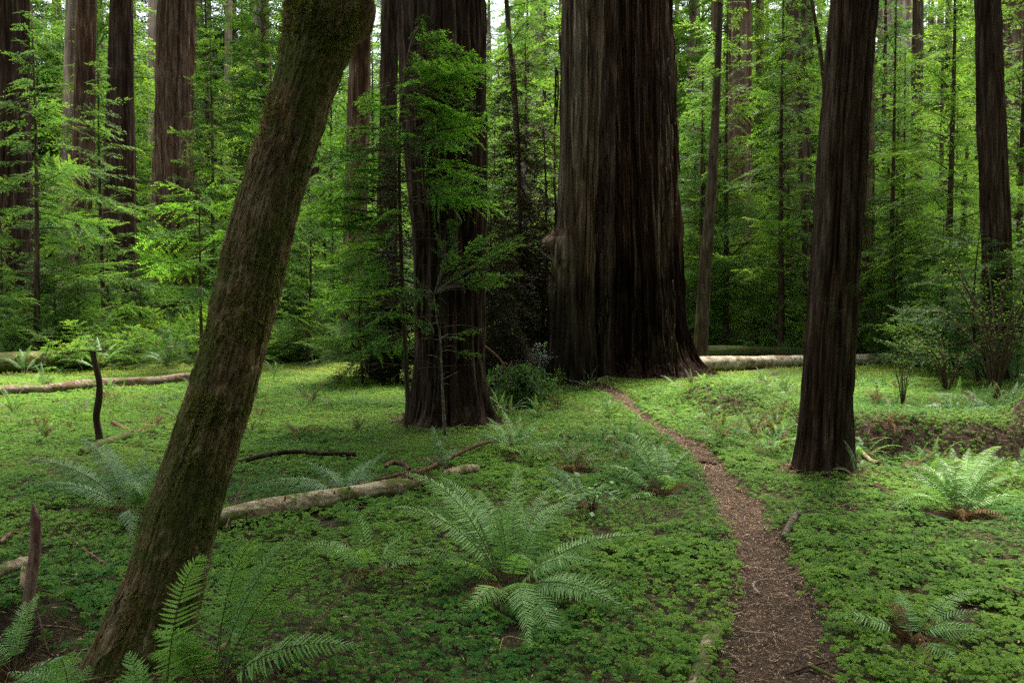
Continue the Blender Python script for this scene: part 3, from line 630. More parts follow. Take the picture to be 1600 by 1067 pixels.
# ================================================================== YOUNG TREES AND SAPLINGS
def bough(g, p0, p1, kit_, rng, roll=.25):
    d = Vector(p1)-Vector(p0); L = d.length
    if L < .05: return
    k = min(kit_, key=lambda z: abs(z[0]-L)); arr = k[1][rng.integers(len(k[1]))]
    rz = math.atan2(d.y, d.x); ry = -math.atan2(d.z, math.hypot(d.x, d.y))
    g.merge(arr, Matrix.Translation(p0) @ Matrix.Rotation(rz, 4, 'Z') @ Matrix.Rotation(ry, 4, 'Y') @ Matrix.Rotation(rng.normal(0, roll), 4, 'X') @ Matrix.Scale(L/k[0]*1.05, 4))
def sapling():
    Y = 11.2; b = ground(637, 664); b = Vector((b.x, Y, T(b.x, Y))); rng = np.random.default_rng(8)
    root = link("conifer_sapling", None, loc=b, label="bright green sapling with flat feathery sprays in front of the dark furrowed redwood", cat="sapling")
    st = [Vector((0, 0, -.1))]+[at(a, q, Y)-b for a, q in ((637, 640), (634, 560), (628, 430), (624, 300), (626, 180), (640, 80), (655, 40))]
    S = spl(st, 40); g = Geo(); tube(g, S, np.linspace(.038, .012, 40), 10, .5, 0, jit=.1)
    link("trunk", g.mesh("sapling_stem", M_thin, True), root)
    g = Geo(); g2 = Geo()
    zz, xx = S[:, 2], S[:, 0]
    for cx, cy_, rx, ry, n in ((695, 85, 75, 40, 24), (650, 150, 95, 28, 20), (575, 235, 80, 50, 30), (560, 330, 85, 60, 26), (700, 195, 60, 25, 9), (545, 440, 70, 50, 20), (722, 290, 45, 70, 14), (590, 520, 60, 60, 9)):
        for q in range(n):
            r, a = math.sqrt(rng.random()), rng.uniform(0, 6.28)
            tp = at(cx+rx*r*math.cos(a), cy_+ry*r*math.sin(a), Y+rng.uniform(-1.1, .45))-b
            z0 = tp.z+rng.uniform(-.1, .25); x0 = float(np.interp(z0, zz, xx)); p0 = Vector((x0, 0, z0))
            dv = tp-p0; L = dv.length
            k = rng.uniform(.15, .5) if L > .5 else 0     # side sprays leave a thin limb on its way out
            q0 = p0+dv*k
            if k: tube(g2, [p0, p0+dv*.5*k+Vector((0, 0, .02)), q0], .006, 4, .5, 0, cap=False)
            bough(g, q0, tp, K_near, rng, .5)
    link("crown", g.mesh("sapling_crown", [G_bright, M_twig]), root)
    for q in range(34):          # bare dead twigs along the lower stem
        z0 = rng.uniform(.6, 3.6); a = rng.uniform(0, 6.28); L = rng.uniform(.3, 1.0); x0 = float(np.interp(z0, zz, xx))
        e = Vector((x0+L*math.cos(a), L*math.sin(a), z0+rng.uniform(-.15, .15)))
        m_ = (Vector((x0, 0, z0))+e)/2+Vector((0, 0, rng.uniform(.0, .1)))
        tube(g2, spl([(x0, 0, z0), m_, e], 6), np.linspace(.005, .0018, 6), 4, .5, 0, cap=False)
    link("twig", g2.mesh("sapling_limbs", M_twig), root, kind="stuff")
    TRUNKS.append((b.x, b.y, .05))
    # lichen-covered companion
    Y = 10.9; b = ground(696, 690); b = Vector((b.x, b.y, b.z)); Y = b.y
    root = link("lichen_sapling", None, loc=b, label="slim crooked stem with pale lichen at the foot of the dark furrowed redwood", cat="sapling")
    S = spl([Vector((0, 0, -.06))]+[at(a, q, Y)-b for a, q in ((695, 680), (693, 640), (691, 600), (688, 530), (683, 500), (678, 460))], 36)
    g = Geo(); tube(g, S, np.linspace(.023, .006, 36), 10, .5, 0, jit=.3)
    link("trunk", g.mesh("lichen_stem", M_lichen, True), root)
    g = Geo(); g2 = Geo(); zz, xx = S[:, 2], S[:, 0]
    for cx, cy_, rx, ry, n in ((745, 400, 60, 50, 15), (640, 440, 40, 40, 5), (700, 540, 50, 50, 4)):
        for q in range(n):
            tp = at(cx+rng.uniform(-rx, rx), cy_+rng.uniform(-ry, ry), Y+rng.uniform(-.7, .6))-b
            z0 = min(tp.z+rng.uniform(-.2, .1), zz[-1]); x0 = float(np.interp(z0, zz, xx)); p0 = Vector((x0, 0, z0)); dv = tp-p0; k = .45
            q0 = p0+dv*k; tube(g2, [p0, p0+dv*.5*k+Vector((0, 0, .02)), q0], .005, 4, .5, 0, cap=False); bough(g, q0, tp, K_near, rng, .4)
    for q in range(9):
        z0 = rng.uniform(.3, 1.8); a = rng.uniform(0, 6.28); L = rng.uniform(.15, .6); x0 = float(np.interp(z0, zz, xx))
        tube(g2, spl([(x0, 0, z0), (x0+L*.5*math.cos(a), L*.5*math.sin(a), z0+.04), (x0+L*math.cos(a), L*math.sin(a), z0+rng.uniform(-.1, .1))], 5), np.linspace(.004, .0015, 5), 4, .5, 0, cap=False)
    link("crown", g.mesh("lichen_sapling_crown", [G_conif, M_twig]), root); link("twig", g2.mesh("lichen_sapling_limbs", M_lichen), root, kind="stuff")
sapling()

def simple_trunk(H, r, seed, bend=.15):
    rng = np.random.default_rng(seed); g = Geo(); n = 16; z = np.linspace(-.3, H, n)
    b = rng.uniform(-bend, bend, 2)
    P = np.stack([b[0]*np.sin(z/H*3), b[1]*np.sin(z/H*2.4), z], 1)
    tube(g, P, r*(1-np.clip(z/H, 0, 1)*.9)+.004, 10, .5, 0, jit=.15)
    return g
def variant(nm, H, h0, Lm, per, seed, kit_, lm, r=None, prof=.7, gap=.25, tm=None):
    c = conifer(H, h0, Lm, per, seed, kit_, prof, gap=gap)
    return (simple_trunk(H, r or .008*H+.01, seed).mesh(nm+"_trunk", tm or M_thin, True), c.mesh(nm+"_crown", [lm, M_twig]))
VAR = {
 'tiny': [variant("tiny", 2.2, .25, 1.0, 15, 61, K_mid, G_conif), variant("tiny_b", 1.7, .2, .9, 17, 62, K_mid, G_coniy)],
 'small': [variant("small", 4.4, .4, 1.7, 14, 63, K_mid, G_conif), variant("small_b", 5.2, .5, 1.6, 13, 64, K_mid, G_coniy, gap=.35)],
 'layer': [variant("layered", 4.6, 1.9, 2.1, 9, 65, K_mid, G_bright, prof=.3, gap=.38)],
 'shade': [variant("shady", 3.8, .3, 2.2, 13, 66, K_mid, G_dkconif, prof=.5, gap=.15)],
 'young': [variant("young", 9.5, 1.0, 2.4, 11, 67, K_mid, G_conif, gap=.33), variant("young_b", 11, 1.2, 2.2, 10.5, 68, K_mid, G_coniy, gap=.36)],
 'tall': [variant("tall", 17, 1.5, 3.6, 7.5, 69, K_far, G_conif, gap=.33), variant("tall_b", 21, 2.0, 3.8, 7, 70, K_far, G_coniy, gap=.36), variant("tall_c", 19, 3.5, 4.0, 6.5, 73, K_far, G_conif, gap=.3)],
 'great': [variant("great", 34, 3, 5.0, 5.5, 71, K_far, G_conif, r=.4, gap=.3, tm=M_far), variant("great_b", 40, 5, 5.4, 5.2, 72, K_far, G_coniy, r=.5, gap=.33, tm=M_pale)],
 'brown': [variant("withered", 5.6, .1, 1.15, 34, 74, K_brn, G_brown, gap=.1), variant("withered_b", 4.6, .1, 1.3, 36, 75, K_brn, G_brown, gap=.1)],
}
_cnt = [0]
def plant_tree(kind, px, Y, label, s=1.0, var=None, group=None, name=None, cat="tree", rot=None):
    _cnt[0] += 1; i = _cnt[0]; vs = VAR[kind]; v = vs[(i if var is None else var) % len(vs)]
    x = at(px, 500, Y).x; z = T(x, Y)
    root = link(name or {'tiny': "conifer_sapling", 'brown': "withered_conifer", 'shade': "shade_conifer"}.get(kind, "young_conifer"), None, loc=(x, Y, z), rot=(0, 0, (i*2.4) % 6.28 if rot is None else rot), scale=s, label=label, cat=cat, group=group)
    link("trunk", v[0], root); link("crown", v[1], root)
    if Y < 30: TRUNKS.append((x, Y, .12))
    return root
G1 = "young conifers between the redwoods"
for a in [
 ('young', 55, 23, "feathery green conifer crossing the two leftmost trunks near the left edge", 1.0, 0),
 ('young', 165, 26, "bright layered conifer in front of the swollen dark trunk", .95, 0),
 ('small', 88, 24, "bushy young conifer at knee of the leftmost trunks, over the far mossy log", .7, 0),
 ('small', 128, 24, "leafy young conifer hiding the foot of the second dark trunk", .65, 1),
 ('small', 215, 27, "small conifer filling the gap between the swollen trunk and the tall ribbed redwood", .8, 0),
 ('layer', 315, 22, "slender sapling with a flat spreading top between the tall ribbed redwood and the leaning trunk", 1.0, 0),
 ('small', 480, 24, "dark little conifer just right of the leaning mossy trunk", 1.15, 0),
 ('young', 520, 28, "tall feathery conifer behind the sapling's left boughs", 1.0, 0),
 ('small', 566, 17.5, "dense green conifer left of the dark furrowed redwood, under the brown thicket", .66, 0),
 ('shade', 590, 18.5, "dark drooping conifer in the brown thicket", .75, 0),
 ('young', 870, 33, "thin green conifer peeking out left of the giant redwood", 1.0, 1),
 ('small', 845, 30, "low conifer in the gap beside the giant redwood's burl", 1.0, 0),
 ('young', 1085, 34, "feathery conifer against the right flank of the giant redwood", 1.1, 0),
 ('young', 1135, 30, "conifer with yellow-green boughs before the ribbed redwood's upper trunk", 1.15, 1),
 ('small', 1190, 31, "low bushy conifer between the ribbed redwood and the slim trunk with twigs", 1.0, 0),
 ('young', 1222, 27, "yellow-green conifer left of the upper half of the fissured tree", 1.1, 1),
 ('small', 1240, 33, "short pale conifer above the far end of the bleached log", 1.1, 1),
 ('young', 1390, 26, "light green conifer right of the fissured tree", 1.0, 1),
 ('small', 1405, 24, "pale layered young conifer in the opening before the very large pale redwood", 1.0, 0),
 ('young', 1475, 23, "yellow-green conifer with open boughs right of the slender dark trunk", 1.1, 1),
 ('small', 1475, 20, "leafy shrub-like conifer in the thicket left of the knotty trunk", .85, 0),
 ('shade', 1530, 18, "dark layered conifer in front of the knotty trunk's foot", .85, 0),
 ('small', 1590, 19, "dense green conifer closing the right edge above the blue-green ferns", .95, 0),
 ('shade', 1500, 21.5, "dark spreading conifer behind the thicket at right", .95, 0),
 ('young', 1585, 24, "tall light green conifer behind the knotty trunk near the right edge", 1.1, 1),
 ('brown', 802, 17.6, "withered brown conifer between the dark furrowed redwood and the giant", 1.2, 0),
 ('brown', 842, 19.2, "withered brown conifer touching the left flank of the giant redwood", 1.25, 1),
 ('brown', 772, 15.6, "lower withered brown conifer right behind the dark furrowed redwood", .8, 1),
 ('brown', 620, 18.0, "tall withered brown conifer close left of the dark furrowed redwood", .95, 0),
 ('brown', 585, 19.5, "withered brown conifer at the left side of the thicket", .75, 1),
]:
    plant_tree(a[0], a[1], a[2], a[3], a[4], a[5], G1 if a[0] != 'brown' else "withered conifers around the dark redwood")
ZN = [  # zone fillers: px range, depth range, label
 (-120, 90, "feathery conifer in the crowd of boughs at the left edge", 5),
 (95, 250, "feathery conifer in the crowd between the dark trunks at left", 5),
 (290, 420, "distant pale green conifer in the bright gap left of the leaning trunk", 7),
 (440, 620, "dim conifer in the shade between the leaning trunk and the dark redwood", 6),
 (750, 870, "distant pale conifer in the bright gap left of the giant redwood", 6),
 (1065, 1240, "light green conifer in the woods right of the giant redwood", 8),
 (1240, 1370, "light green conifer in the woods behind the fissured tree", 5),
 (1370, 1500, "light green conifer in the woods right of the fissured tree", 6),
 (1500, 1720, "yellow-green conifer in the woods at the right edge", 7),
]
rz = np.random.default_rng(77)
for x0, x1, lb, n in ZN:
    for q in range(int(n*1.6)):
        Y = 27+q*2.9+rz.uniform(0, 3); k = 'tall' if (Y < 50 or rz.random() < .7) else 'great'
        if q < 5: k = 'young' if rz.random() < .7 else 'small'
        px_ = rz.uniform(x0, x1)
        for c_, w_, yt in ((1156, 42, 41), (1346, 36, 40), (268, 48, 39), (455, 26, 46), (128, 22, 34), (190, 26, 31)):      # keeps the clear views of the tall trunks
            if abs(px_-c_) < w_ and Y < yt: px_ = c_+(w_ if px_ > c_ else -w_)*rz.uniform(1.1, 1.7)
        plant_tree(k, px_, Y, lb, rz.uniform(.85, 1.15), int(rz.integers(6)), lb.replace("conifer", "conifers"))

for q in range(26):
    left = q % 2 == 0; px_ = rz.uniform(-40, 620) if left else rz.uniform(1070, 1640)
    plant_tree('small', px_, rz.uniform(26, 36), "low leafy young conifer in the understory "+("below the left hand redwoods" if left else "beyond the bleached log"), rz.uniform(.7, 1.25), int(rz.integers(2)), "low young conifers "+("below the left redwoods" if left else "beyond the bleached log"))

# ================================================================== DISTANT FOREST (one mass)
def scatter(name, label, cat, pts, rots, scales, idx, variants, mats):
    """one object: instances of the variant meshes on its own points"""
    n = len(pts); me = bpy.data.meshes.new(name+"_points"); me.vertices.add(n); me.vertices.foreach_set("co", np.asarray(pts, np.float32).ravel())
    for an, ty, v in (("rz", 'FLOAT', rots), ("sc", 'FLOAT', scales), ("ix", 'INT', idx)):
        a = me.attributes.new(an, ty, 'POINT'); a.data.foreach_set("value", np.asarray(v, np.float32 if ty == 'FLOAT' else np.int32))
    o = link(name, me, label=label, cat=cat, kind="stuff")
    ng = bpy.data.node_groups.new(name, 'GeometryNodeTree')
    ng.interface.new_socket("Geometry", in_out='INPUT', socket_type='NodeSocketGeometry'); ng.interface.new_socket("Geometry", in_out='OUTPUT', socket_type='NodeSocketGeometry')
    gi = ng.nodes.new("NodeGroupInput"); go = ng.nodes.new("NodeGroupOutput")
    g2i = ng.nodes.new("GeometryNodeGeometryToInstance")
    for me_ in reversed(variants):
        ob = bpy.data.objects.new(me_.name+"_source", me_)
        oi = ng.nodes.new("GeometryNodeObjectInfo"); oi.inputs[0].default_value = ob; oi.inputs["As Instance"].default_value = True
        ng.links.new(oi.outputs["Geometry"], g2i.inputs[0])
    iop = ng.nodes.new("GeometryNodeInstanceOnPoints"); iop.inputs["Pick Instance"].default_value = True
    def attr(nm_, ty):
        q = ng.nodes.new("GeometryNodeInputNamedAttribute"); q.data_type = ty; q.inputs[0].default_value = nm_; return q.outputs[0]
    cx = ng.nodes.new("ShaderNodeCombineXYZ"); ng.links.new(attr("rz", 'FLOAT'), cx.inputs[2])
    ng.links.new(gi.outputs[0], iop.inputs["Points"]); ng.links.new(g2i.outputs[0], iop.inputs["Instance"])
    ng.links.new(attr("ix", 'INT'), iop.inputs["Instance Index"]); ng.links.new(cx.outputs[0], iop.inputs["Rotation"]); ng.links.new(attr("sc", 'FLOAT'), iop.inputs["Scale"])
    ng.links.new(iop.outputs[0], go.inputs[0])
    md = o.modifiers.new("scatter", 'NODES'); md.node_group = ng
    return o
def joined(nm, H, h0, Lm, per, seed, r, kit_, lm, tm, prof=.6, gap=.3):
    g = conifer(H, h0, Lm, per, seed, kit_, prof, gap=gap); t = simple_trunk(H, r, seed)
    V, Q, T3, tt, mq, mt = t.arrays(); g.merge((V, Q, T3, tt, mq+2, mt+2))
    return g.mesh(nm, [lm, M_twig, tm])
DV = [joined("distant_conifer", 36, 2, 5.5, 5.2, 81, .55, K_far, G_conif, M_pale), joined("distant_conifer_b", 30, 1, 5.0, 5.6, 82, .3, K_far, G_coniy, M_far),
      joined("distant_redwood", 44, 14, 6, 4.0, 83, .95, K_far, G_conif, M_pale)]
rg = np.random.default_rng(9); P = []
while len(P) < 430:
    Y = 64+75*rg.random()**.8; x = rg.uniform(-1, 1)*(.72*Y+12)
    if all((x-a)**2+(Y-b)**2 > 6 for a, b, c in P): P.append((x, Y, T(x, Y)))
scatter("distant_forest", "pale green wall of far-off conifers closing the view behind everything", "forest", P, rg.uniform(0, 6.28, 430), rg.uniform(.75, 1.15, 430), rg.integers(0, 3, 430), DV, None)

# unseen canopy of the surrounding forest, its density shaped to control the light
CV = []
for q in range(3):
    g = Geo()
    for e in range(16):
        k_ = K_far[1+e % 3]; g.merge(k_[1][rg.integers(3)], Matrix.Translation((rg.uniform(-1.5, 1.5), rg.uniform(-1.5, 1.5), rg.uniform(-.9, .9))) @ Matrix.Rotation(rg.uniform(0, 6.28), 4, 'Z') @ Matrix.Rotation(rg.normal(0, .3), 4, 'Y'))
    CV.append(g.mesh("shading_cluster", [G_dkconif, M_twig]))
P = []
for q in range(9000):
    x, y = rg.uniform(-45, 45), rg.uniform(-40, 34); z = rg.uniform(13, 34)
    dens = .06 if y < 4 else (.055 if y < 22 else .008)  # density per region sets how much sky and sun come through
    if x < -4 and y < 8: dens = .04
    if rg.random() > dens*.45: continue
    if z < CAMZ+(y+5)*.46+7: continue
    P.append((x, y, z))
for q in range(1500):          # unseen forest clusters behind and beside the viewer, keeping sky off trunk fronts
    a = rg.uniform(0, 6.28); r = rg.uniform(13, 40); x, y = r*math.cos(a), r*math.sin(a)-6; z = rg.uniform(.5, 15)**1.0
    if y > -5 and abs(x) < .78*y+14: continue
    if x < 0 and y > -14 and z > 3: continue  # left rear kept open to light the leaning trunk
    P.append((x, y, z))
n = len(P)
scatter("shading_canopy", "unseen needled canopy of the surrounding forest, spaced to shape the light on the clearing", "canopy", P, rg.uniform(0, 6.28, n), rg.uniform(.8, 1.5, n), rg.integers(0, 3, n), CV, None)
print("canopy clusters", n)

# low leafy undergrowth beyond the clearing (one mass)
UV = []
for q in range(3):
    g = Geo()
    for e in range(34):
        k_ = K_mid[e % 2]; g.merge(k_[1][rg.integers(3)], Matrix.Translation((rg.uniform(-.9, .9), rg.uniform(-.9, .9), rg.uniform(.05, .75))) @ Matrix.Rotation(rg.uniform(0, 6.28), 4, 'Z') @ Matrix.Rotation(rg.normal(-.35, .3), 4, 'Y'))
    UV.append(g.mesh("undergrowth_clump", [[G_conif, G_coniy, G_conif][q], M_twig]))
P = []
while len(P) < 800:
    Y = 25+50*rg.random()**1.3; x = rg.uniform(-1, 1)*(.66*Y+4)
    if Y < 27 and x > 5: continue
    P.append((x, Y, T(x, Y)-.05))
for q in range(60):
    Y = rg.uniform(17.5, 24); Y += 4.5; x = rg.uniform(-17, -9) if rg.random() < .5 else rg.uniform(10.5, 15); P.append((x, Y, T(x, Y)-.05))
n = len(P)
scatter("undergrowth", "low tangle of leafy undergrowth beneath the far trees", "undergrowth", P, rg.uniform(0, 6.28, n), rg.uniform(.5, 1.15, n), rg.integers(0, 3, n), UV, None)

# ================================================================== FERNS
def frond(g, P0, Cc, P1, W, sp=.016, twist=0.0, seed=0, stipe=.2, tint=.5, blade=.62, fold=.15, pdroop=.18):
    rng = np.random.default_rng(seed); P0, Cc, P1 = [np.asarray(tuple(q), float) for q in (P0, Cc, P1)]
    f = lambda t: (1-t)[:, None]**2*P0+2*(t*(1-t))[:, None]*Cc+(t*t)[:, None]*P1
    df = lambda t: 2*(1-t)[:, None]*(Cc-P0)+2*t[:, None]*(P1-Cc)
    L = float(np.linalg.norm(np.diff(f(np.linspace(0, 1, 20)), axis=0), axis=1).sum())
    tt = np.linspace(0, 1, 14); tube(g, f(tt), np.interp(tt, [0, .3, 1], [.0032, .0024, .0007])*min(1.3, L/.7), 5, .3+.6*tint, 1, cap=False)
    n = max(8, int(L*(1-stipe)/sp)); t = stipe+(1-stipe)*(np.arange(n)+.5)/n; u = (np.arange(n)+.5)/n
    Pb = f(t); Tn = df(t); Tn /= np.linalg.norm(Tn, axis=1)[:, None]
    hd = (P1-P0); hd = np.array([hd[0], hd[1], 0]); hd = hd/(np.linalg.norm(hd)+1e-9) if np.linalg.norm(hd) > .02 else np.array([1., 0, 0])
    S0 = np.cross(hd, [0, 0, 1.0]); N0 = np.cross(S0, Tn); N0 /= np.linalg.norm(N0, axis=1)[:, None]
    tw = twist*(.3+.7*u); S = S0*np.cos(tw)[:, None]+N0*np.sin(tw)[:, None]; N = np.cross(S, Tn); N = np.where((N[:, 2] < 0)[:, None] & (abs(twist) < 1), -N, N)
    Lp = W*np.minimum(1, (.55+u*2.6))*np.clip(1-u, 0, 1)**.62*1.12+.006
    for s in (-1, 1):
        ln = Lp*rng.uniform(.88, 1.08, n); keep = rng.random(n) > .03; wd = sp*blade*np.clip(.5+.5*(1-u)*1.6, .4, 1)
        an = R(8)+R(42)*u**1.5+rng.normal(0, .06, n)
        D = s*S*np.cos(an)[:, None]+Tn*np.sin(an)[:, None]-N*(pdroop+rng.normal(0, .07, n))[:, None]
        D /= np.linalg.norm(D, axis=1)[:, None]; X = Tn-D*(Tn*D).sum(1)[:, None]; X /= np.linalg.norm(X, axis=1)[:, None]
        q = np.array([0, .12, .4, .72, 1.0]); ww = np.array([.55, 1.0, .86, .6, .06]); V = []
        roll = rng.normal(0, .25, n)[:, None]; Xr = X*np.cos(roll)+N*np.sin(roll); Nr = N*np.cos(roll)-X*np.sin(roll)
        for qq, w_ in zip(q, ww):
            c = Pb+D*(ln*qq)[:, None]+X*(ln*.10*qq*qq)[:, None]-N*(ln*.10*qq*qq)[:, None]
            V += [c-Xr*(wd*w_*.5)[:, None], c-Nr*(wd*fold*w_)[:, None], c+Xr*(wd*w_*.5)[:, None]]
        V = np.stack(V, 1)[keep]; m = len(V)
        b = (np.arange(m)*15)[:, None, None]; qd = []
        for r in range(4):
            for c_ in range(2): qd.append([r*3+c_, r*3+c_+1, r*3+c_+4, r*3+c_+3])
        Q = (b+np.array(qd)[None]).reshape(-1, 4)
        tn = np.clip(tint+rng.normal(0, .12, n)[keep]+.25*(u[keep]-.4), 0, 1)
        g.add(V.reshape(-1, 3), Q, None, np.repeat(tn, 15))
def hero_fern(px, py, label, tips, mats=None, dead=0, seed=1, W=.075, sp=.0195, base=None, name="sword_fern", group="sword ferns in the clearing", twist=.5, cat="fern", tuft=True):
    """tips: (px, py, depth offset m, arch, [twist]) of each frond seen in the photograph"""
    b = Vector(base) if base else ground(px, py); rng = np.random.default_rng(seed)
    root = link(name, None, loc=b, label=label, cat=cat, group=group)
    OBS.append((b.x, b.y, .13+.14*(len(tips) > 12)))
    for i in range(int(len(tips)*.8)):      # younger and older fronds between the main ones
        q = tips[rng.integers(len(tips))]; q2 = tips[rng.integers(len(tips))]; k = rng.uniform(.78, 1.02)
        mx_, my_ = q[0]+rng.normal(0, 22), q[1]+rng.normal(0, 14)
        tips = tips+[(px+(mx_-px)*k+rng.normal(0, 8), py+(my_-py)*k, q[2]+rng.normal(0, .15), rng.uniform(.15, .35))]
    for i, tp in enumerate(tips):
        p = at(tp[0], tp[1], b.y+tp[2])-b; L = p.length; g = Geo()
        if p.z < -.02: p.z = -.02
        cc = Vector((p.x*.35, p.y*.35, max(p.z*.55, 0)+L*tp[3]))
        mid = p*.5+cc*.5; tn = p.normalized(); hd = Vector((p.x, p.y, 0)).normalized(); s0 = hd.cross(Vector((0, 0, 1))); n0 = s0.cross(tn).normalized(); vw = (Vector((0, 0, CAMZ))-b-mid).normalized()
        best = max((abs((n0*math.cos(q)-s0*math.sin(q)).dot(vw)), q) for q in (-1, -.7, -.4, 0, .4, .7, 1))     # blades turn their face to the open side
        tw = best[1]*rng.uniform(.1 if W < .09 else .7, 1.0)**.6+rng.normal(0, .15)
        p0 = Vector((rng.normal(0, .025), rng.normal(0, .025), -.02))
        frond(g, p0, cc, p, 1.12*W*min(1.15, .5+L*.8), sp*.92, tw, seed*50+i, stipe=float(rng.uniform(.2, .34)), tint=float(rng.uniform(.4 if W < .09 else .5, .95)))
        link("frond", g.mesh("frond", [mats or G_fern, G_stipe]), root)
    for i in range(dead):
        g = Geo(); a = rng.uniform(0, 6.28); l = rng.uniform(.25, .5); p = Vector((l*math.cos(a), l*math.sin(a), .0)); p.z = T(b.x+p.x, b.y+p.y)-b.z+.03
        frond(g, (0, 0, 0), (p.x*.4, p.y*.4, .22), p, W*.7, sp*1.1, rng.normal(0, .6), seed*70+i, stipe=.2, tint=float(rng.uniform(.2, 1)), pdroop=.6, blade=.3)
        o = link("withered_frond", g.mesh("withered_frond", [G_dead, G_stipe]), root); o["label"] = "dry brown withered frond"
    if tuft:
        g = Geo()
        for q in range(dead*2):        # collapsed old stalks
            a = rng.uniform(0, 6.28); l = rng.uniform(.15, .4); tube(g, spl([(0, 0, .03), (l*.5*math.cos(a), l*.5*math.sin(a), .07), (l*math.cos(a+.3), l*math.sin(a+.3), .01)], 5), .002, 4, rng.uniform(0, 1), cap=False)
        N = 60; a = rng.uniform(0, 6.28, N); r = rng.uniform(.0, .06, N)
        P_ = np.stack([r*np.cos(a), r*np.sin(a), np.full(N, -.01)], 1); D = np.stack([np.cos(a), np.sin(a), rng.uniform(.3, 1.5, N)], 1)
        leaves(g, P_, D, np.stack([-np.sin(a), np.cos(a), a*0], 1), rng.uniform(.05, .12, N), .008, rng.uniform(0, .6, N)); link("root_crown", g.mesh("root_crown", G_dead), root)
    return root
hero_fern(795, 935, "largest bright sword fern in the near centre, its fronds arching over the clover", [
  (632, 738, .25, .30, .5), (690, 745, .45, .22, -.4), (612, 792, -.1, .26, .6), (655, 790, .1, .3, .4), (810, 728, .5, .12, 0), (806, 775, .3, .10, .1), (770, 800, .05, .2, .2),
  (905, 772, .5, .2, -.3), (1003, 836, .25, .22, -.3), (985, 930, -.1, .28, -.2), (1015, 992, -.35, .3, -.1), (885, 1035, -.75, .32, 0), (700, 875, -.2, .22, .4), (745, 765, .6, .2, .2),
  (925, 850, .2, .25, -.4), (860, 760, .6, .15, -.2), (720, 960, -.5, .22, .3), (930, 880, -.3, .3, .2), (640, 860, -.15, .25, .3), (830, 880, -.5, .35, 0)], dead=9, seed=3, W=.085)
hero_fern(335, 1140, "near sword fern whose long fronds rise from the bottom edge against the mossy trunk", [
  (400, 838, -.05, .28, .6), (505, 872, -.10, .22, .5), (368, 868, .15, .14, .3), (452, 842, .12, .16, -.2), (240, 985, -.25, .3, .6), (560, 1010, -.1, .25, -.3)], dead=3, seed=4, W=.092, sp=.020, base=tuple(at(330, 1150, 3.22)*1.0)[:2]+(T(at(330, 1150, 3.22).x, 3.22),))
hero_fern(250, 1150, "sword fern frond standing up before the foot of the leaning trunk", [
  (318, 868, .0, .34, 1.0), (200, 1020, .1, .25, .7)], dead=1, seed=5, W=.092, sp=.020, base=(at(235, 1140, 2.95).x, 2.95, T(-1.2, 2.95)))
hero_fern(583, 905, "upright sword fern with one flat-faced frond left of the largest fern", [
  (548, 788, .1, .10, 0), (640, 838, 0, .3, -.4), (500, 845, -.05, .24, .5), (560, 860, -.3, .3, .2), (655, 880, -.2, .3, 0)], dead=4, seed=6, W=.085)
hero_fern(205, 808, "blue-green sword fern spreading left of the leaning mossy trunk", [
  (42, 718, .1, .2, .7), (62, 755, -.2, .2, .5), (125, 685, .4, .2, .5), (160, 695, .6, .18, .3), (232, 702, .3, .1, .1), (246, 730, .5, .15, -.3), (110, 790, -.5, .24, .3), (205, 838, -.7, .3, 0), (90, 765, -.1, .25, .5), (228, 780, -.2, .2, -.3)], mats=G_fernb, dead=5, seed=7, W=.09, sp=.019)
hero_fern(545, 775, "pale sword fern behind the fallen log, just right of the leaning trunk", [
  (470, 722, .1, .2, .5), (605, 706, .2, .22, -.5), (575, 722, .4, .2, -.3), (500, 735, .4, .2, .3), (440, 765, -.1, .2, .4), (560, 735, .1, .3, 0)], mats=G_fernb, dead=2, seed=8, W=.08, sp=.02)
hero_fern(1500, 812, "tall sword fern standing in the sorrel at the right edge", [
  (1487, 700, .3, .12, 0), (1578, 716, .1, .22, -.5), (1545, 712, .5, .15, -.3), (1440, 722, .2, .18, .4), (1462, 708, .5, .1, .2), (1392, 786, -.3, .2, .4), (1430, 756, 0, .22, .5), (1515, 700, .6, .1, 0), (1570, 745, 0, .25, -.4), (1590, 775, -.2, .25, -.3), (1420, 735, .3, .2, .3), (1530, 735, .2, .1, 0), (1475, 738, .1, .15, 0)], dead=8, seed=9, W=.075, sp=.02)
hero_fern(1425, 1005, "low sword fern among clover at the near right", [
  (1402, 925, .3, .18, .1), (1532, 920, .15, .26, -.5), (1558, 990, -.1, .2, -.2), (1292, 962, .05, .24, .3), (1450, 940, .4, .15, -.2), (1500, 1040, -.35, .25, 0)], dead=4, seed=10, W=.07, sp=.015)
hero_fern(1035, 775, "arching sword fern standing left of the path in mid clearing", [
  (955, 688, .3, .3, .4), (992, 692, .5, .2, .2), (1082, 704, .3, .2, -.4), (1048, 750, -.4, .4, 0), (1090, 790, -.3, .25, -.2), (965, 800, -.2, .25, .3), (1020, 720, .5, .2, 0), (930, 730, 0, .25, .5)], dead=5, seed=11, W=.075, sp=.02)
hero_fern(893, 738, "dark thin sword fern between the largest fern and the arching one", [
  (862, 690, .2, .2, .3), (925, 690, .3, .2, -.3), (945, 705, .1, .2, -.4), (840, 712, .1, .2, .3), (893, 690, .5, .1, 0), (870, 735, -.3, .3, 0)], mats=G_ferno, dead=6, seed=12, W=.06, sp=.022)
hero_fern(806, 715, "light green sword fern just right of the dark furrowed redwood's foot", [
  (762, 652, .4, .15, .3), (812, 648, .6, .1, 0), (846, 655, .4, .15, -.3), (745, 680, .1, .2, .4), (860, 690, 0, .25, -.3), (835, 700, -.4, .3, 0), (785, 640, .5, .1, .1), (770, 695, -.3, .3, .2)], dead=8, seed=13, W=.07, sp=.024)
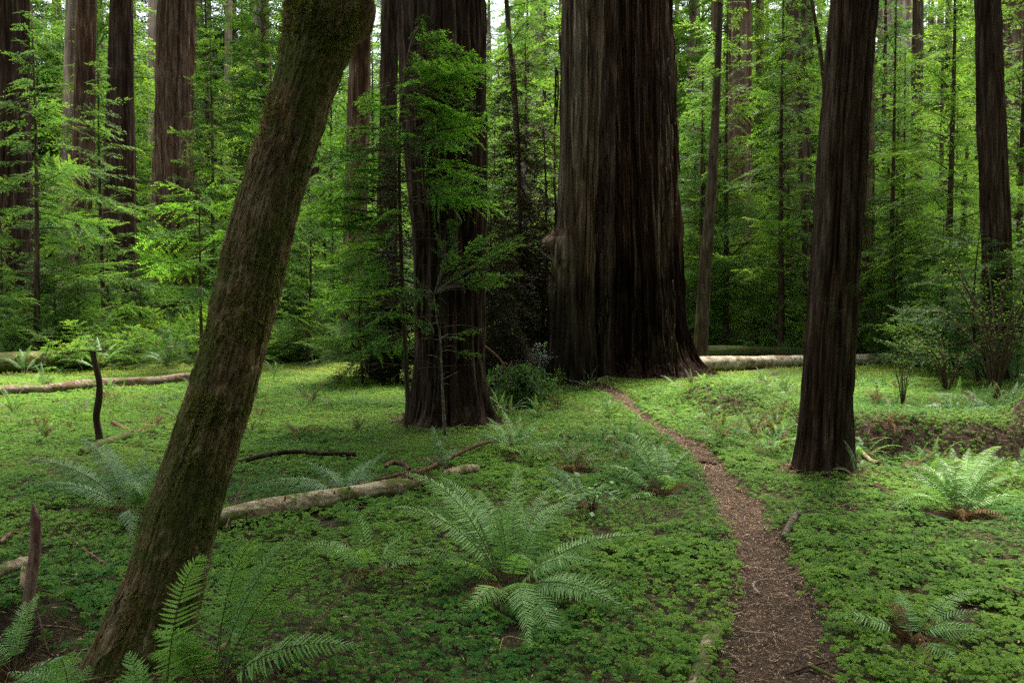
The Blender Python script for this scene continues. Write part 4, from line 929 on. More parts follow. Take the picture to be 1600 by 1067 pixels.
hero_fern(915, 800, "dark small fern with broad leaves close behind the largest fern", [
  (880, 760, .2, .2), (950, 755, .3, .2), (960, 800, 0, .2), (900, 745, .4, .1), (870, 800, -.2, .2)], mats=G_fernb, dead=3, seed=14, W=.05, sp=.014)
hero_fern(688, 735, "small pale fern at the splintered end of the fallen log", [(675, 665, .2, .15, 0), (690, 690, .1, .1, 0), (660, 715, 0, .3), (715, 700, .2, .2)], mats=G_fernb, dead=4, seed=15, W=.06, sp=.02)
hero_fern(20, 1050, "small fern at the bottom left corner beside the reddish stake", [(60, 930, .2, .3, .5), (15, 960, .3, .2), (95, 1040, 0, .3), (-30, 1000, .1, .3)], mats=G_fern, dead=2, seed=16, W=.05, sp=.012)
hero_fern(120, 1110, "fern tips rising from the bottom edge left of the leaning trunk", [(60, 1045, 0, .3), (140, 1040, .1, .2), (20, 1055, 0, .3), (100, 1030, .2, .2)], mats=G_fern, dead=0, seed=17, W=.07, sp=.014)
# shared fronds for the ferns further off
FV = {}
def fv(key, m_):
    out = []
    for i, (x, z, cx, cz) in enumerate(((.75, .35, .3, .65), (.55, .7, .12, .6), (.9, .1, .4, .6), (.35, .85, .05, .6), (.8, .5, .35, .6))):
        g = Geo(); frond(g, (0, 0, 0), (cx, 0, cz), (x, 0, z), .085, .027, .3, 900+i, .2, .3+.1*i); out.append(g.mesh("far_frond", [m_, G_stipe]))
    return out
FV = {'g': fv('g', G_fern), 'b': fv('b', G_fernb), 'o': fv('o', G_ferno), 'd': fv('d', G_dead)}
def far_fern(px, py, size, k, label, n=11, dead=4, seed=0, group="sword ferns in the clearing", at3=None):
    b = at3 or ground(px, py); rng = np.random.default_rng(int(px*7+py+seed)); a = rng.uniform(0, 6.28)
    root = link("sword_fern", None, loc=b, label=label, cat="fern", group=group)
    for i in range(n+dead):
        v = FV[k][rng.integers(5)] if i < n else FV['d'][(0, 2)[i % 2]]; a += 2.4+rng.uniform(-.4, .4)
        link("frond" if i < n else "withered_frond", v, root, rot=(rng.normal(0, .12), rng.normal(0, .15), a), scale=size*rng.uniform(.7, 1.1))
for a in [
 (1000, 582, .75, 'b', "blue-green fern standing against the foot of the giant redwood", 12, 2),
 (950, 655, .5, 'g', "fern on the left edge of the path close to the giant redwood", 10, 3),
 (1200, 718, .5, 'g', "thin spiky fern left of the fissured tree's foot", 9, 4),
 (485, 634, .5, 'o', "olive tufted fern in the mossy glade left of the dark furrowed redwood", 12, 5),
 (470, 686, .45, 'o', "brown withering fern behind the thin dark branch", 5, 9),
 (1030, 706, .3, 'o', "small fern between the arching fern and the path", 6, 4),
 (1080, 615, .5, 'o', "fern growing on top of the brown hummock's left end", 9, 5),
 (1125, 640, .5, 'g', "fern on the middle of the brown hummock", 8, 5),
 (1180, 640, .55, 'o', "fern on the right end of the brown hummock", 8, 5),
 (1150, 608, .55, 'g', "fern behind the brown hummock", 10, 2),
 (1098, 600, .4, 'g', "fern before the left end of the bleached log", 10, 2),
 (1225, 620, .6, 'b', "fern just left of the fissured tree, before the bleached log", 10, 2),
 (1190, 600, .42, 'b', "arching fern under the middle of the bleached log", 10, 2),
 (1400, 630, .6, 'g', "thin tall fern in the clearing right of the fissured tree", 6, 1),
 (1345, 606, .38, 'g', "fern bush right behind the fissured tree beside the bleached log", 12, 1),
 (1382, 604, .36, 'g', "fern bush under the right half of the bleached log", 12, 1),
 (1424, 600, .36, 'g', "fern bush at the far right end of the bleached log", 12, 1),
 (1535, 655, .75, 'b', "pale blue-green fern in front of the knotty trunk", 14, 1),
 (1575, 665, .7, 'b', "pale blue-green fern at the right edge, beside the one before the knotty trunk", 14, 1),
 (1490, 660, .7, 'b', "blue-green fern left of the pale ones before the knotty trunk", 11, 2),
 (1400, 680, .6, 'o', "olive fern growing on the dark overgrown bank", 9, 8),
 (1340, 690, .4, 'b', "pale fern on the left end of the dark overgrown bank", 6, 5),
 (1590, 715, .5, 'g', "fern on the overgrown bank at the right edge", 9, 5),
 (1385, 715, .4, 'd', "withered fern hanging down the dark bank", 6, 8),
 (1320, 600, .5, 'g', "fern peeping out right of the fissured tree", 9, 1),
 (780, 650, .5, 'g', "fern by the heap of fallen green boughs", 9, 3),
 (640, 590, .5, 'g', "shaded fern left of the sapling's thin stem", 10, 4),
 (575, 585, .5, 'g', "fern at the edge of the brown thicket", 10, 4),
 (530, 600, .5, 'o', "fern left of the edge of the brown thicket", 10, 4),
 (430, 590, .55, 'b', "pale fern close right of the leaning mossy trunk", 10, 3),
 (455, 560, .6, 'g', "far fern at the foot of the pale flaring redwood", 11, 2),
 (70, 612, .65, 'b', "pale fern before the left end of the long red-brown log", 12, 2),
 (20, 650, .55, 'g', "dark fern on the glade at the left edge", 10, 3),
 (40, 585, .95, 'b', "blue-green fern behind the long red-brown log at the left edge", 12, 1),
 (110, 578, .9, 'g', "fern behind the long red-brown log, left of the upright dead stick", 12, 1),
 (185, 572, .95, 'g', "fern behind the long red-brown log, right of the upright dead stick", 12, 1),
 (230, 562, 1.1, 'g', "big fern at the foot of the tall ribbed redwood", 14, 1),
 (262, 574, 1.0, 'b', "pale arching fern behind the right end of the long red-brown log", 12, 1),
 (285, 552, 1.15, 'g', "fern in the bright patch left of the leaning mossy trunk", 14, 1),
 (180, 630, .35, 'o', "small tuft of fern on the glade right of the upright dead stick", 8, 2),
 (65, 690, .35, 'g', "little fern in the glade above the blue-green sword fern", 7, 3),
 (870, 690, .4, 'g', "low fern in the glade right of the light green fern", 8, 3),
 (920, 610, .5, 'b', "fern beside the left stem of the giant redwood at the path's end", 9, 4),
 (1240, 680, .4, 'g', "little fern touching the left side of the fissured tree", 8, 3),
 (1440, 655, .5, 'g', "fern on the bright moss above the dark bank", 9, 2),
 (395, 620, .5, 'g', "fern on the glade just right of the leaning trunk, near the far thin log", 11, 3),
 (520, 640, .4, 'g', "fern on the glade below the brown thicket, right of the olive tufted one", 9, 3),
 (610, 640, .4, 'g', "fern left of the sapling's foot", 9, 3),
 (560, 680, .35, 'o', "small olive fern before the sapling, above the smooth dark branch", 8, 3),
 (840, 655, .45, 'g', "fern right of the heap of fallen green boughs", 10, 3),
 (760, 700, .4, 'g', "fern between the forked branch and the light green fern", 9, 3),
 (965, 700, .4, 'g', "fern halfway between the arching fern and the giant redwood", 9, 3),
 (870, 640, .4, 'o', "olive fern in front of the giant redwood's left stem", 8, 3),
 (1055, 655, .4, 'g', "fern between the path and the brown hummock", 8, 2),
 (1110, 662, .45, 'b', "pale fern at the front foot of the brown hummock", 9, 3),
 (1215, 650, .5, 'g', "fern where the brown hummock meets the fissured tree", 10, 3),
 (1460, 690, .5, 'g', "fern draped over the middle of the dark bank", 10, 5),
 (1540, 700, .5, 'g', "fern draped over the right part of the dark bank", 10, 5),
 (1350, 660, .45, 'g', "fern right behind the fissured tree, left of the dark bank", 9, 3),
 (330, 700, .4, 'g', "fern seen just right of the leaning trunk above the dark smooth branch", 9, 2),
 (120, 655, .4, 'g', "fern left of the upright dead stick", 9, 2),
 (255, 640, .4, 'g', "fern just left of the leaning trunk on the bright glade", 9, 2),
 (700, 700, .3, 'b', "tiny pale fern in front of the lichen-covered stem", 6, 1),
]:
    far_fern(*a)
rf = np.random.default_rng(12)
for i in range(34):
    Y = rf.uniform(20, 31) if i % 2 else rf.uniform(26, 32); px = rf.uniform(-60, 470) if i % 2 else rf.uniform(1080, 1660); x = at(px, 500, Y).x
    far_fern(px, 500, rf.uniform(.8, 1.25), 'gbg'[i % 3], "green fern in the far bank of ferns "+("below the left hand redwoods" if i % 2 else "beyond the bleached log"), 9, 1, i, "far ferns "+("below the left redwoods" if i % 2 else "beyond the bleached log"), at3=(x, Y, T(x, Y)))

for x0, x1, y0_, y1_, n_, lb in ((300, 640, 600, 700, 14, "small fern scattered over the glade between the leaning trunk and the dark furrowed redwood"), (0, 280, 590, 690, 14, "small fern scattered over the glade left of the leaning trunk"),
        (770, 1000, 610, 730, 12, "small fern scattered over the clover between the dark furrowed redwood and the path"), (1060, 1240, 600, 720, 12, "small fern scattered between the path and the fissured tree"), (1340, 1600, 600, 700, 12, "small fern scattered over the bank right of the fissured tree")):
    for q in range(n_):
        while True:
            px_, py_ = rf.uniform(x0, x1), rf.uniform(y0_, y1_); p_ = ground(px_, py_)
            if pathd(np.array([p_.x]), np.array([p_.y]))[0] > .3: break
        far_fern(px_, py_, rf.uniform(.24, .50), 'gogbd'[int(rf.integers(5))], lb, int(rf.integers(5, 9)), 3, q, lb.replace("small fern", "small ferns"))

# ================================================================== LOGS, BRANCHES, TWIGS
def log_px(name, label, pts, m_, cat="log", n=20, seg=24, jit=.14, sink=.15, lift=0, group=None, extra=None, smooth=True, cover=False):
    """pts: (px, py of the lower edge, radius px[, height above ground m])"""
    P_ = []; rr = []
    for p in pts:
        q = ground(p[0], p[1]); r = p[2]/FPX*q.y; h = p[3] if len(p) > 3 else 0
        P_.append((q.x, q.y+r*.6, T(q.x, q.y+r*.6)+r*(1-sink)+h+lift)); rr.append(r)
    b = Vector(P_[0]); S = spl([(a[0]-b.x, a[1]-b.y, a[2]-b.z, r) for a, r in zip(P_, rr)], seg); g = Geo()
    tube(g, S[:, :3], S[:, 3], n, .5, 0, jit=jit)
    if not cover: OBS.extend((b.x+s_[0], b.y+s_[1], s_[3]+.02) for s_ in S)
    root = link(name, g.mesh(name, m_, smooth), loc=b, label=label, cat=cat, group=group)
    return root, S
lg, S = log_px("fallen_log", "weathered tan fallen log lying from the leaning trunk toward the small pale fern", [(325, 834, 18), (400, 818, 18), (480, 803, 17), (560, 788, 16), (615, 778, 15), (650, 770, 10)], M_log, n=40, seg=90, jit=.12)
g = Geo(); rng = np.random.default_rng(3)
e = Vector(S[-1, :3])
for q in range(150):
    d = Vector((rng.normal(.5, .5), rng.normal(0, .6), rng.normal(.15, .45))).normalized(); l = rng.uniform(.06, .32); p0 = e+Vector((rng.uniform(-.15, .03), rng.normal(0, .03), rng.normal(0, .03)))
    tube(g, spl([p0, p0+d*l*.5+Vector((0, 0, .02)), p0+d*l+Vector((0, 0, -.03))], 5), np.linspace(.005, .0015, 5), 4, rng.uniform(0, 1), 0)
link("splintered_end", g.mesh("splintered_end", M_redtwig), lg)
g = Geo()
for q in range(8):
    i = rng.integers(5, 80); p0 = Vector(S[i, :3]); r = S[i, 3]; d = Vector((rng.normal(0, .4), -.6, rng.uniform(.1, .8))).normalized()
    tube(g, [p0+d*r*.8, p0+d*(r+rng.uniform(.02, .06))], [.010, .005], 6, .5, 0)
link("knot", g.mesh("log_knots", M_log), lg)
log_px("fallen_log", "short pale rotten log half sunk in moss beyond the splintered log end", [(698, 748, 8), (725, 744, 9), (745, 738, 6)], M_log, n=16)
log_px("fallen_branch", "dark smooth branch lying right of the leaning mossy trunk", [(350, 738, 4, .03), (400, 729, 3.6, .07), (450, 721, 3.6, .08), (500, 722, 3.6, .07), (535, 722, 4, .06), (556, 721, 3.6, .06)], M_thin, "branch", n=10)
log_px("fallen_branch", "forked bare branch pointing up to the right from the fallen log's end", [(585, 774, 3, .11), (635, 758, 3, .10), (660, 748, 3, .06), (700, 728, 3, .06), (740, 712, 2.8, .08), (768, 702, 2.6, .08), (780, 698, 1.4, .08)], M_redtwig, "branch", n=9)
log_px("fallen_branch", "short curved stick on top of the fallen log", [(602, 752, 3, .12), (612, 748, 4, .13), (628, 748, 4, .12), (640, 752, 3, .10)], M_redtwig, "branch", n=9)
log_px("fallen_log", "long red-brown log crossing the glade at the left edge", [(-60, 624, 8), (20, 619, 9), (60, 617, 8), (100, 613, 9), (180, 606, 9), (240, 603, 8), (300, 598, 9)], M_oldlog, n=24, seg=60)
log_px("fallen_log", "dark moss-topped log far behind the long red-brown log", [(-80, 585, 17), (0, 583, 16), (80, 580, 15), (158, 574, 10)], M_mosslog, n=24, seg=50, jit=.2)
log_px("fallen_log", "long bleached log lying across the view right of the giant redwood", [(1068, 583, 13), (1150, 579, 12), (1250, 574, 10), (1350, 570, 9), (1420, 568, 8), (1475, 567, 7)], M_farlog, n=28, seg=90, jit=.10)
log_px("fallen_log", "dark mossy log behind the bleached log", [(1070, 562, 10), (1130, 560, 10), (1200, 559, 9), (1262, 558, 8)], M_mosslog, n=24, seg=50, jit=.2)
log_px("fallen_log", "thin dark mossy log in the shade behind the brown thicket", [(400, 557, 4), (450, 556, 5), (530, 562, 5), (590, 572, 4)], M_mosslog, n=12)
log_px("rotten_log", "pale split log at the bottom edge beside the path", [(1086, 1090, 14, -.01), (1100, 1050, 14), (1110, 1022, 13), (1119, 1000, 11), (1124, 985, 5)], M_logy, n=26, seg=60, jit=.4, cover=True)
log_px("fallen_branch", "dark curved branch in the sorrel right of the fissured tree's foot", [(1358, 757, 3), (1372, 766, 5), (1392, 778, 6), (1416, 787, 4)], M_thin, "branch", n=9)
log_px("fallen_branch", "pale straight stick below the dark bank", [(1398, 736, 3), (1420, 734, 3.5, .02), (1446, 727, 3, .04)], M_redtwig, "branch", n=8)
log_px("fallen_branch", "bleached broken branch between the fissured tree's foot and the dark bank", [(1345, 712, 3), (1360, 722, 4), (1375, 732, 6)], M_log, "branch", n=9)
log_px("mossy_stick", "small mossy stump-like stick standing in the sorrel right of the path", [(1226, 846, 6), (1236, 826, 6, .01), (1246, 812, 5, .03)], M_lichen, "stick", n=10)
log_px("fallen_branch", "thin white stick on moss behind the arching fern", [(965, 766, 2), (985, 769, 2.5), (1002, 770, 2.5)], M_lichen, "branch", n=7)
log_px("fallen_branch", "dark twig lying across the path in mid clearing", [(1088, 722, 2.2), (1102, 725, 3), (1120, 727, 2.2)], M_thin, "branch", n=7)
log_px("fallen_branch", "mossy branch on the glade by the foot of the upright dead stick", [(125, 712, 6), (160, 700, 7), (190, 690, 7), (205, 683, 4)], M_mosslog, "branch", n=12)
log_px("fallen_branch", "pale broken branch on the glade right of the upright dead stick", [(175, 668, 3, .05), (200, 676, 4), (235, 680, 4)], M_redtwig, "branch", n=8)
# upright dead stick on the glade
b = ground(155, 692); g = Geo(); Y = b.y
tube(g, spl([Vector((0, 0, -.1))]+[at(a, q, Y)-b for a, q in ((155, 680), (151, 650), (155, 620), (155, 595), (149, 570), (145, 548))], 30), np.linspace(.045, .030, 30), 14, .5, 0, jit=.2)
r_ = link("dead_snag", g.mesh("dead_snag", M_thin, True), loc=b, label="upright dark crooked dead stick standing on the left glade", cat="snag")
g = Geo(); p = at(145, 548, Y)-b
for q in range(16):
    a = rng.uniform(0, 6.28); l = rng.uniform(.08, .28); tube(g, [p, p+Vector((l*math.cos(a), l*math.sin(a), rng.uniform(-.02, .03)))], [.008, .003], 5, .5, 0)
link("twig", g.mesh("snag_twigs", M_mosslog), r_)
# reddish stake and broken wood at lower left
b = ground(45, 952); Y = b.y; g = Geo()
tube(g, spl([Vector((-.02, 0, -.1))]+[at(a, q, Y+o)-b for a, q, o in ((45, 940, 0), (50, 900, 0), (55, 855, .02), (56, 820, .03), (52, 786, .04))], 30), np.interp(np.linspace(0, 1, 30), [0, .5, .85, .93, 1], [.031, .027, .024, .014, .004]), 18, .5, 0, jit=.16)
link("wooden_stake", g.mesh("wooden_stake", M_stake, True), loc=b, label="reddish bare stake leaning upright at the lower left edge", cat="stake")
def slab(name, label, p0, p1, w, h, m_, seed):
    rng = np.random.default_rng(seed); d = (p1-p0); L = d.length; d.normalize(); s = d.cross(Vector((0, 0, 1))).normalized(); u = s.cross(d)
    g = Geo(); n = 14; V = []; prof = [(-1, -.5), (-.7, .5), (-.1, .9), (.5, .8), (1, .1), (.6, -.7), (0, -1)]; k = len(prof)
    for i in range(n):
        t = i/(n-1); e = 1 if 0 < i < n-1 else .8
        for q, (a, b_) in enumerate(prof):
            tt = t+(rng.uniform(-.06, .06) if i in (0, n-1) else 0)
            V.append(d*(L*tt)+s*(a*w*.5*e*(1+.12*rng.normal()*.6))+u*(b_*h*.5*e*(1+.1*rng.normal())))
    Q = [(i*k+q, i*k+(q+1) % k, (i+1)*k+(q+1) % k, (i+1)*k+q) for i in range(n-1) for q in range(k)]
    T3 = [(0, q+1, q) for q in range(1, k-1)]+[((n-1)*k, (n-1)*k+q, (n-1)*k+q+1) for q in range(1, k-1)]
    g.add([tuple(v) for v in V], Q, T3, .5); link(name, g.mesh(name, m_), loc=p0, label=label, cat="wood chunk")
q0 = ground(-40, 935); slab("broken_wood", "upper pale splintered wood chunk at the left edge beside the reddish stake", q0+Vector((0, .05, .10)), ground(36, 905)+Vector((0, .05, .10)), .10, .07, M_log, 1)
slab("broken_wood", "lower pale splintered wood chunk at the left edge beside the reddish stake", q0+Vector((0, -.1, .02)), ground(30, 945)+Vector((0, 0, .03)), .12, .09, M_log, 2)
slab("broken_wood", "thin pale wood splinter standing against the reddish stake", ground(33, 945)+Vector((0, 0, .0)), at(38, 885, q0.y+.12), .035, .02, M_log, 3)
# twigs seen one by one
def twig(label, pts, r, m_, name="twig", h=.02):
    P_ = [ground(a, c)+Vector((0, 0, h+r+(e[0] if e else 0))) for a, c, *e in pts]; b = P_[0]
    g = Geo(); tube(g, spl([p-b for p in P_], 16), 1.3*np.interp(np.linspace(0, 1, 16), [0, .2, 1], [r*.8, r, r*.5]), 7, .5, 0, jit=.15)
    link(name, g.mesh("twig", m_, True), loc=b, label=label, cat="twig")
twig("white hooked twig lying across the path", [(1187, 934), (1177, 922), (1180, 915), (1198, 911), (1225, 912), (1252, 911)], .0042, M_white)
twig("straight pale twig at the left side of the path near the bottom", [(1157, 993), (1175, 995), (1200, 996)], .004, M_white)
twig("orange forked twig in the middle of the near path", [(1216, 966), (1230, 962), (1245, 951)], .0035, M_redtwig)
twig("tan stick lying slantwise on the right of the near path", [(1271, 1020), (1283, 1032), (1297, 1044)], .0045, M_log)
twig("thick splintered stick at the bottom right of the path", [(1264, 1048), (1280, 1056), (1303, 1066)], .008, M_log)
twig("long brown twig crossing the bottom of the path", [(1228, 1062), (1260, 1050), (1300, 1040), (1325, 1038)], .005, M_redtwig)
twig("dark bent twig running off the path into the clover at right", [(1267, 950), (1290, 954), (1318, 962)], .006, M_redtwig)
twig("thin brown twig arching over the clover below the upright fern", [(398, 1048), (450, 1040, .03), (490, 1005, .06), (530, 960, .07), (556, 905, .05)], .004, M_redtwig)
twig("second thin brown twig running right over the near clover", [(452, 1033, .02), (500, 1036, .04), (550, 1046, .04), (595, 1064, .03)], .003, M_redtwig)
twig("reddish stick lying in clover left of the leaning trunk", [(98, 842, .02), (112, 855, .03), (140, 878, .03), (173, 894, .01)], .009, M_redlog)
twig("dark bare twig crossing in front of the reddish stake", [(0, 968, .03), (40, 955, .06), (84, 950, .05)], .005, M_thin)
twig("long dark twig bending below the reddish stake", [(20, 1005, .03), (50, 1003, .04), (78, 990, .05), (98, 972, .04)], .004, M_thin)
twig("orange splintered stick beneath the near sword fern", [(300, 1066, .0), (330, 1045, .02), (365, 1020, .04)], .012, M_redlog)
twig("tiny pale stick in the clover right of the path", [(1377, 852, .02), (1384, 865, .05)], .004, M_log)
twig("pale stick lying in clover at the right edge", [(1566, 937, .05), (1598, 950, .05)], .006, M_redtwig)
twig("thin white branch at the right foot of the dark furrowed redwood", [(728, 664, .0), (740, 656, .16), (752, 650, .26), (768, 652, .26), (790, 662, .16)], .006, M_white)

twig("reddish twig lying level across the hollow left of the leaning trunk", [(60, 1020, .03), (100, 1010, .06), (140, 1012, .05)], .005, M_redtwig)
twig("thin forked stick poking from the hollow at the bottom left corner", [(10, 985, .0), (35, 975, .07), (66, 930, .14)], .004, M_thin)
twig("short thick dead stick at the left edge above the broken wood", [(0, 862, .03), (22, 850, .05), (48, 852, .03)], .012, M_redlog)
twig("slender reddish root arching behind the reddish stake", [(70, 860, .0), (88, 842, .06), (108, 838, .07), (135, 850, .02)], .006, M_redtwig)
twig("dead stick leaning on the near end of the tan fallen log", [(352, 838, .02), (372, 812, .16), (392, 790, .22)], .006, M_redtwig)
twig("broken grey stick lying in the clover below the tan fallen log", [(505, 838, .05), (535, 832, .06), (570, 836, .05)], .005, M_lichen)

# orange-pale broken limb and the heap of fallen green boughs beside the dark redwood
b = ground(835, 640); Y = 13.6; b = Vector((at(812, 600, Y).x, Y, T(at(812, 600, Y).x, Y))); rng = np.random.default_rng(31)
root = link("fallen_bough", None, loc=b, label="heap of fallen green boughs right of the dark furrowed redwood", cat="branch heap")
g = Geo()
for q in range(46):
    a = rng.uniform(0, 6.28); l = rng.uniform(.45, .9); p0 = Vector((rng.normal(0, .12), rng.normal(0, .15), rng.uniform(.35, .75))); bough(g, p0, p0+Vector((l*.7*math.cos(a), l*.5*math.sin(a), -rng.uniform(.25, .6))), K_mid, rng, .5)
link("foliage", g.mesh("bough_foliage", [G_conif, M_twig]), root, kind="stuff")
g = Geo()
for pts, r in ((((757, 540), (782, 562), (797, 590), (812, 612), (820, 628)), .016), (((800, 592), (785, 602), (762, 618)), .008), (((790, 578), (772, 572), (766, 600)), .007), (((812, 600), (790, 612), (770, 640)), .007)):
    tube(g, spl([at(a, c, Y-.35)-b for a, c in pts], 14), np.linspace(r, r*.45, 14), 7, .5, 0, jit=.2)
link("limb", g.mesh("bough_limb", M_redtwig, True), root, kind="stuff")
# broadleaf shrubs
def shrub(label, b, h, spread, nstem, nleaf, leaf, lm, seed, name="leafy_shrub", stemr=.006, droop=.1, cat="shrub"):
    rng = np.random.default_rng(seed); root = link(name, None, loc=b, label=label, cat=cat); g = Geo(); g2 = Geo()
    for q in range(nstem):
        a = rng.uniform(0, 6.28); r = spread*math.sqrt(rng.random()); e = Vector((r*math.cos(a), r*math.sin(a), h*rng.uniform(.6, 1.05)))
        S_ = spl([(0, 0, -.05), (e.x*.25, e.y*.25, e.z*.5), (e.x*.7, e.y*.7, e.z*.85), tuple(e-Vector((0, 0, droop*h)))], 12); tube(g, S_, np.linspace(stemr, stemr*.3, 12), 5, .5, 0, cap=False)
        t = rng.uniform(.3, 1, nleaf); pp = np.stack([np.interp(t*11, range(12), S_[:, c]) for c in range(3)], 1)
        aa = rng.uniform(0, 6.28, nleaf); D = np.stack([np.cos(aa), np.sin(aa), rng.normal(.0, .3, nleaf)], 1)
        pp = pp+D*rng.uniform(0, leaf*2.5, nleaf)[:, None]
        leaves(g2, pp, D, np.stack([rng.normal(0, .35, nleaf), rng.normal(0, .35, nleaf), np.ones(nleaf)], 1), leaf*rng.uniform(.7, 1.2, nleaf), leaf*.55, rng.uniform(0, 1, nleaf), fold=.12)
    link("stem", g.mesh("shrub_stems", M_twig), root); link("foliage", g2.mesh("shrub_leaves", lm), root)
Y = 16.3; p = at(838, 560, Y); shrub("pale grey-green leafy twig beside the left flank of the giant redwood", (p.x, Y, T(p.x, Y)), .95, .42, 14, 34, .05, G_blue, 1)
Y = 15.9; p = at(873, 590, Y); shrub("small bright shrub growing on the left stem of the giant redwood", (p.x, Y, T(p.x, Y)), .5, .3, 9, 26, .035, G_bright, 2)
b = ground(1410, 640); shrub("thin multi-stemmed twiggy shrub in the bright moss right of the fissured tree", b, 1.2, .45, 12, 34, .035, G_coniy, 3)
b = ground(1255, 660); shrub("tangled leafy shrub touching the left side of the fissured tree", b, .5, .5, 14, 30, .035, G_coniy, 4)
b = ground(1555, 625); shrub("dark crooked shrub at the foot of the knotty trunk", b, 2.8, 1.3, 18, 60, .05, G_conif, 5, stemr=.02)
b = ground(1480, 612); shrub("bright leafy shrub between the bleached log's end and the knotty trunk", b, 1.3, 1.4, 20, 34, .05, G_conif, 6, stemr=.01)
b = ground(925, 808); shrub("low broad-leaved plant rising through the largest fern's right side", b, .28, .2, 10, 7, .075, G_fern, 7, stemr=.003)

# ================================================================== GROUND COVER
def clear(x, y, extra=0):
    m = pathd(x, y) > extra
    OB = np.array(OBS)
    for i0 in range(0, len(x), 20000):
        sl = slice(i0, i0+20000); xx, yy = x[sl], y[sl]; mm = m[sl]
        for a in range(0, len(OB), 60):
            o = OB[a:a+60]; lo, hi = o[:, :2].min(0)-.3, o[:, :2].max(0)+.3
            w = np.where((xx > lo[0]) & (xx < hi[0]) & (yy > lo[1]) & (yy < hi[1]))[0]
            if len(w): mm[w] &= (np.hypot(xx[w, None]-o[None, :, 0], yy[w, None]-o[None, :, 1])-o[None, :, 2]).min(1) > 0
        m[sl] = mm
    for tx, ty, tr in TRUNKS:
        if ty < 27: m &= np.hypot(x-tx, y-ty) > tr
    return m
def samp(rng, y0, y1, dens, mx=.70, pad=1.2):
    A = mx*(y1*y1-y0*y0)+2*pad*(y1-y0); n = int(A*dens); y = rng.uniform(y0, y1, int(n*1.6)); x = rng.uniform(-1, 1, len(y))*(mx*y1+pad)
    k = np.abs(x) < mx*y+pad; return x[k][:n], y[k][:n]
def sorrel():
    rng = np.random.default_rng(21); g = Geo()
    lf = []      # heart-shaped leaflet: two quads folded on the midrib
    for k in range(3):
        a = k*2*math.pi/3; c, s = math.cos(a), math.sin(a)
        pts = [(.03, 0, 0), (.48, .50, -.10), (.93, .46, -.26), (.84, 0, -.12), (.93, -.46, -.26), (.48, -.50, -.10), (.46, 0, .05)]
        lf.append([(c*x-s*y, s*x+c*y, z) for x, y, z in pts])
    lf = np.array(lf).reshape(-1, 3); Qt = np.array([[0, 1, 2, 3], [0, 3, 4, 5]]) if False else np.array([[0, 6, 2, 1], [6, 3, 3, 2]])
    quads = []; tris = []
    for k in range(3):
        o = k*7; quads += [[o, o+6, o+2, o+1], [o, o+5, o+4, o+6]]; tris += [[o+6, o+3, o+2], [o+6, o+4, o+3]]
    quads = np.array(quads); tris = np.array(tris); nv = len(lf)
    for y0, y1, dens, sz in ((2.5, 5.6, 820, .0290), (5.6, 9.5, 1000, .0235), (9.5, 14, 650, .026), (14, 20, 260, .034)):
        x, y = samp(rng, y0, y1, dens)
        pn = noise(x*1.4, y*1.4, 3); pn2 = noise(x*5, y*5, 7)
        edge = pathd(x, y)
        k = clear(x, y, -.14) & (edge > .22*(pn2-.68)) & (pn*.45+pn2*.55 > .19+.04*(y < 7)) & (rng.random(len(x)) < np.clip(edge/.14+.5, 0, 1))
        N = nrm(x, y); k &= (N[:, 2] > .46+.46*rng.random(len(x)))
        k &= ~((np.hypot(x+2.3, y-3.9) < .28+.2*(pn2-.5)) & (rng.random(len(x)) < .8))
        x, y, N, pn, pn2 = x[k], y[k], N[k], pn[k], pn2[k]; n = len(x)
        s = sz*rng.uniform(.5, 1.25, n)*(.6+.8*noise(x*.9, y*.9, 17)); yaw = rng.uniform(0, 6.28, n)
        h = (.02+.075*pn2)*rng.uniform(.5, 1.2, n)*(.85 if y0 < 13 else .6)
        U = N+np.stack([rng.normal(0, .16, n), rng.normal(-.14, .16, n), np.zeros(n)], 1); U /= np.linalg.norm(U, axis=1)[:, None]
        A = np.stack([np.cos(yaw), np.sin(yaw), np.zeros(n)], 1); A -= U*(A*U).sum(1)[:, None]; A /= np.linalg.norm(A, axis=1)[:, None]; B = np.cross(U, A)
        O = np.stack([x, y, terr(x, y)+h+.008], 1)
        dr = rng.uniform(.4, 1.5, n)
        V = O[:, None, :]+s[:, None, None]*(A[:, None, :]*lf[None, :, 0:1]+B[:, None, :]*lf[None, :, 1:2]+U[:, None, :]*lf[None, :, 2:3]*dr[:, None, None])
        off = (np.arange(n)*nv)[:, None, None]
        tn = np.clip(.75*noise(x*.8, y*.8, 11)+rng.normal(0, .2, n)+.02, 0, 1)
        g.add(V.reshape(-1, 3), (off+quads[None]).reshape(-1, 4), (off+tris[None]).reshape(-1, 3), np.repeat(tn, nv))
        if y0 < 5:      # stalks
            St = np.stack([O, O+np.array([.0015, 0, 0]), O+np.stack([rng.normal(0, .012, n), rng.normal(0, .012, n), -h-.01], 1)], 1)
            g.add(St.reshape(-1, 3), None, np.arange(n*3).reshape(-1, 3), .5)
    print("sorrel verts", g.n)
    link("wood_sorrel", g.mesh("wood_sorrel", G_sorrel), label="carpet of clover-like wood sorrel covering the clearing on both sides of the path", cat="ground cover", kind="stuff")
sorrel()
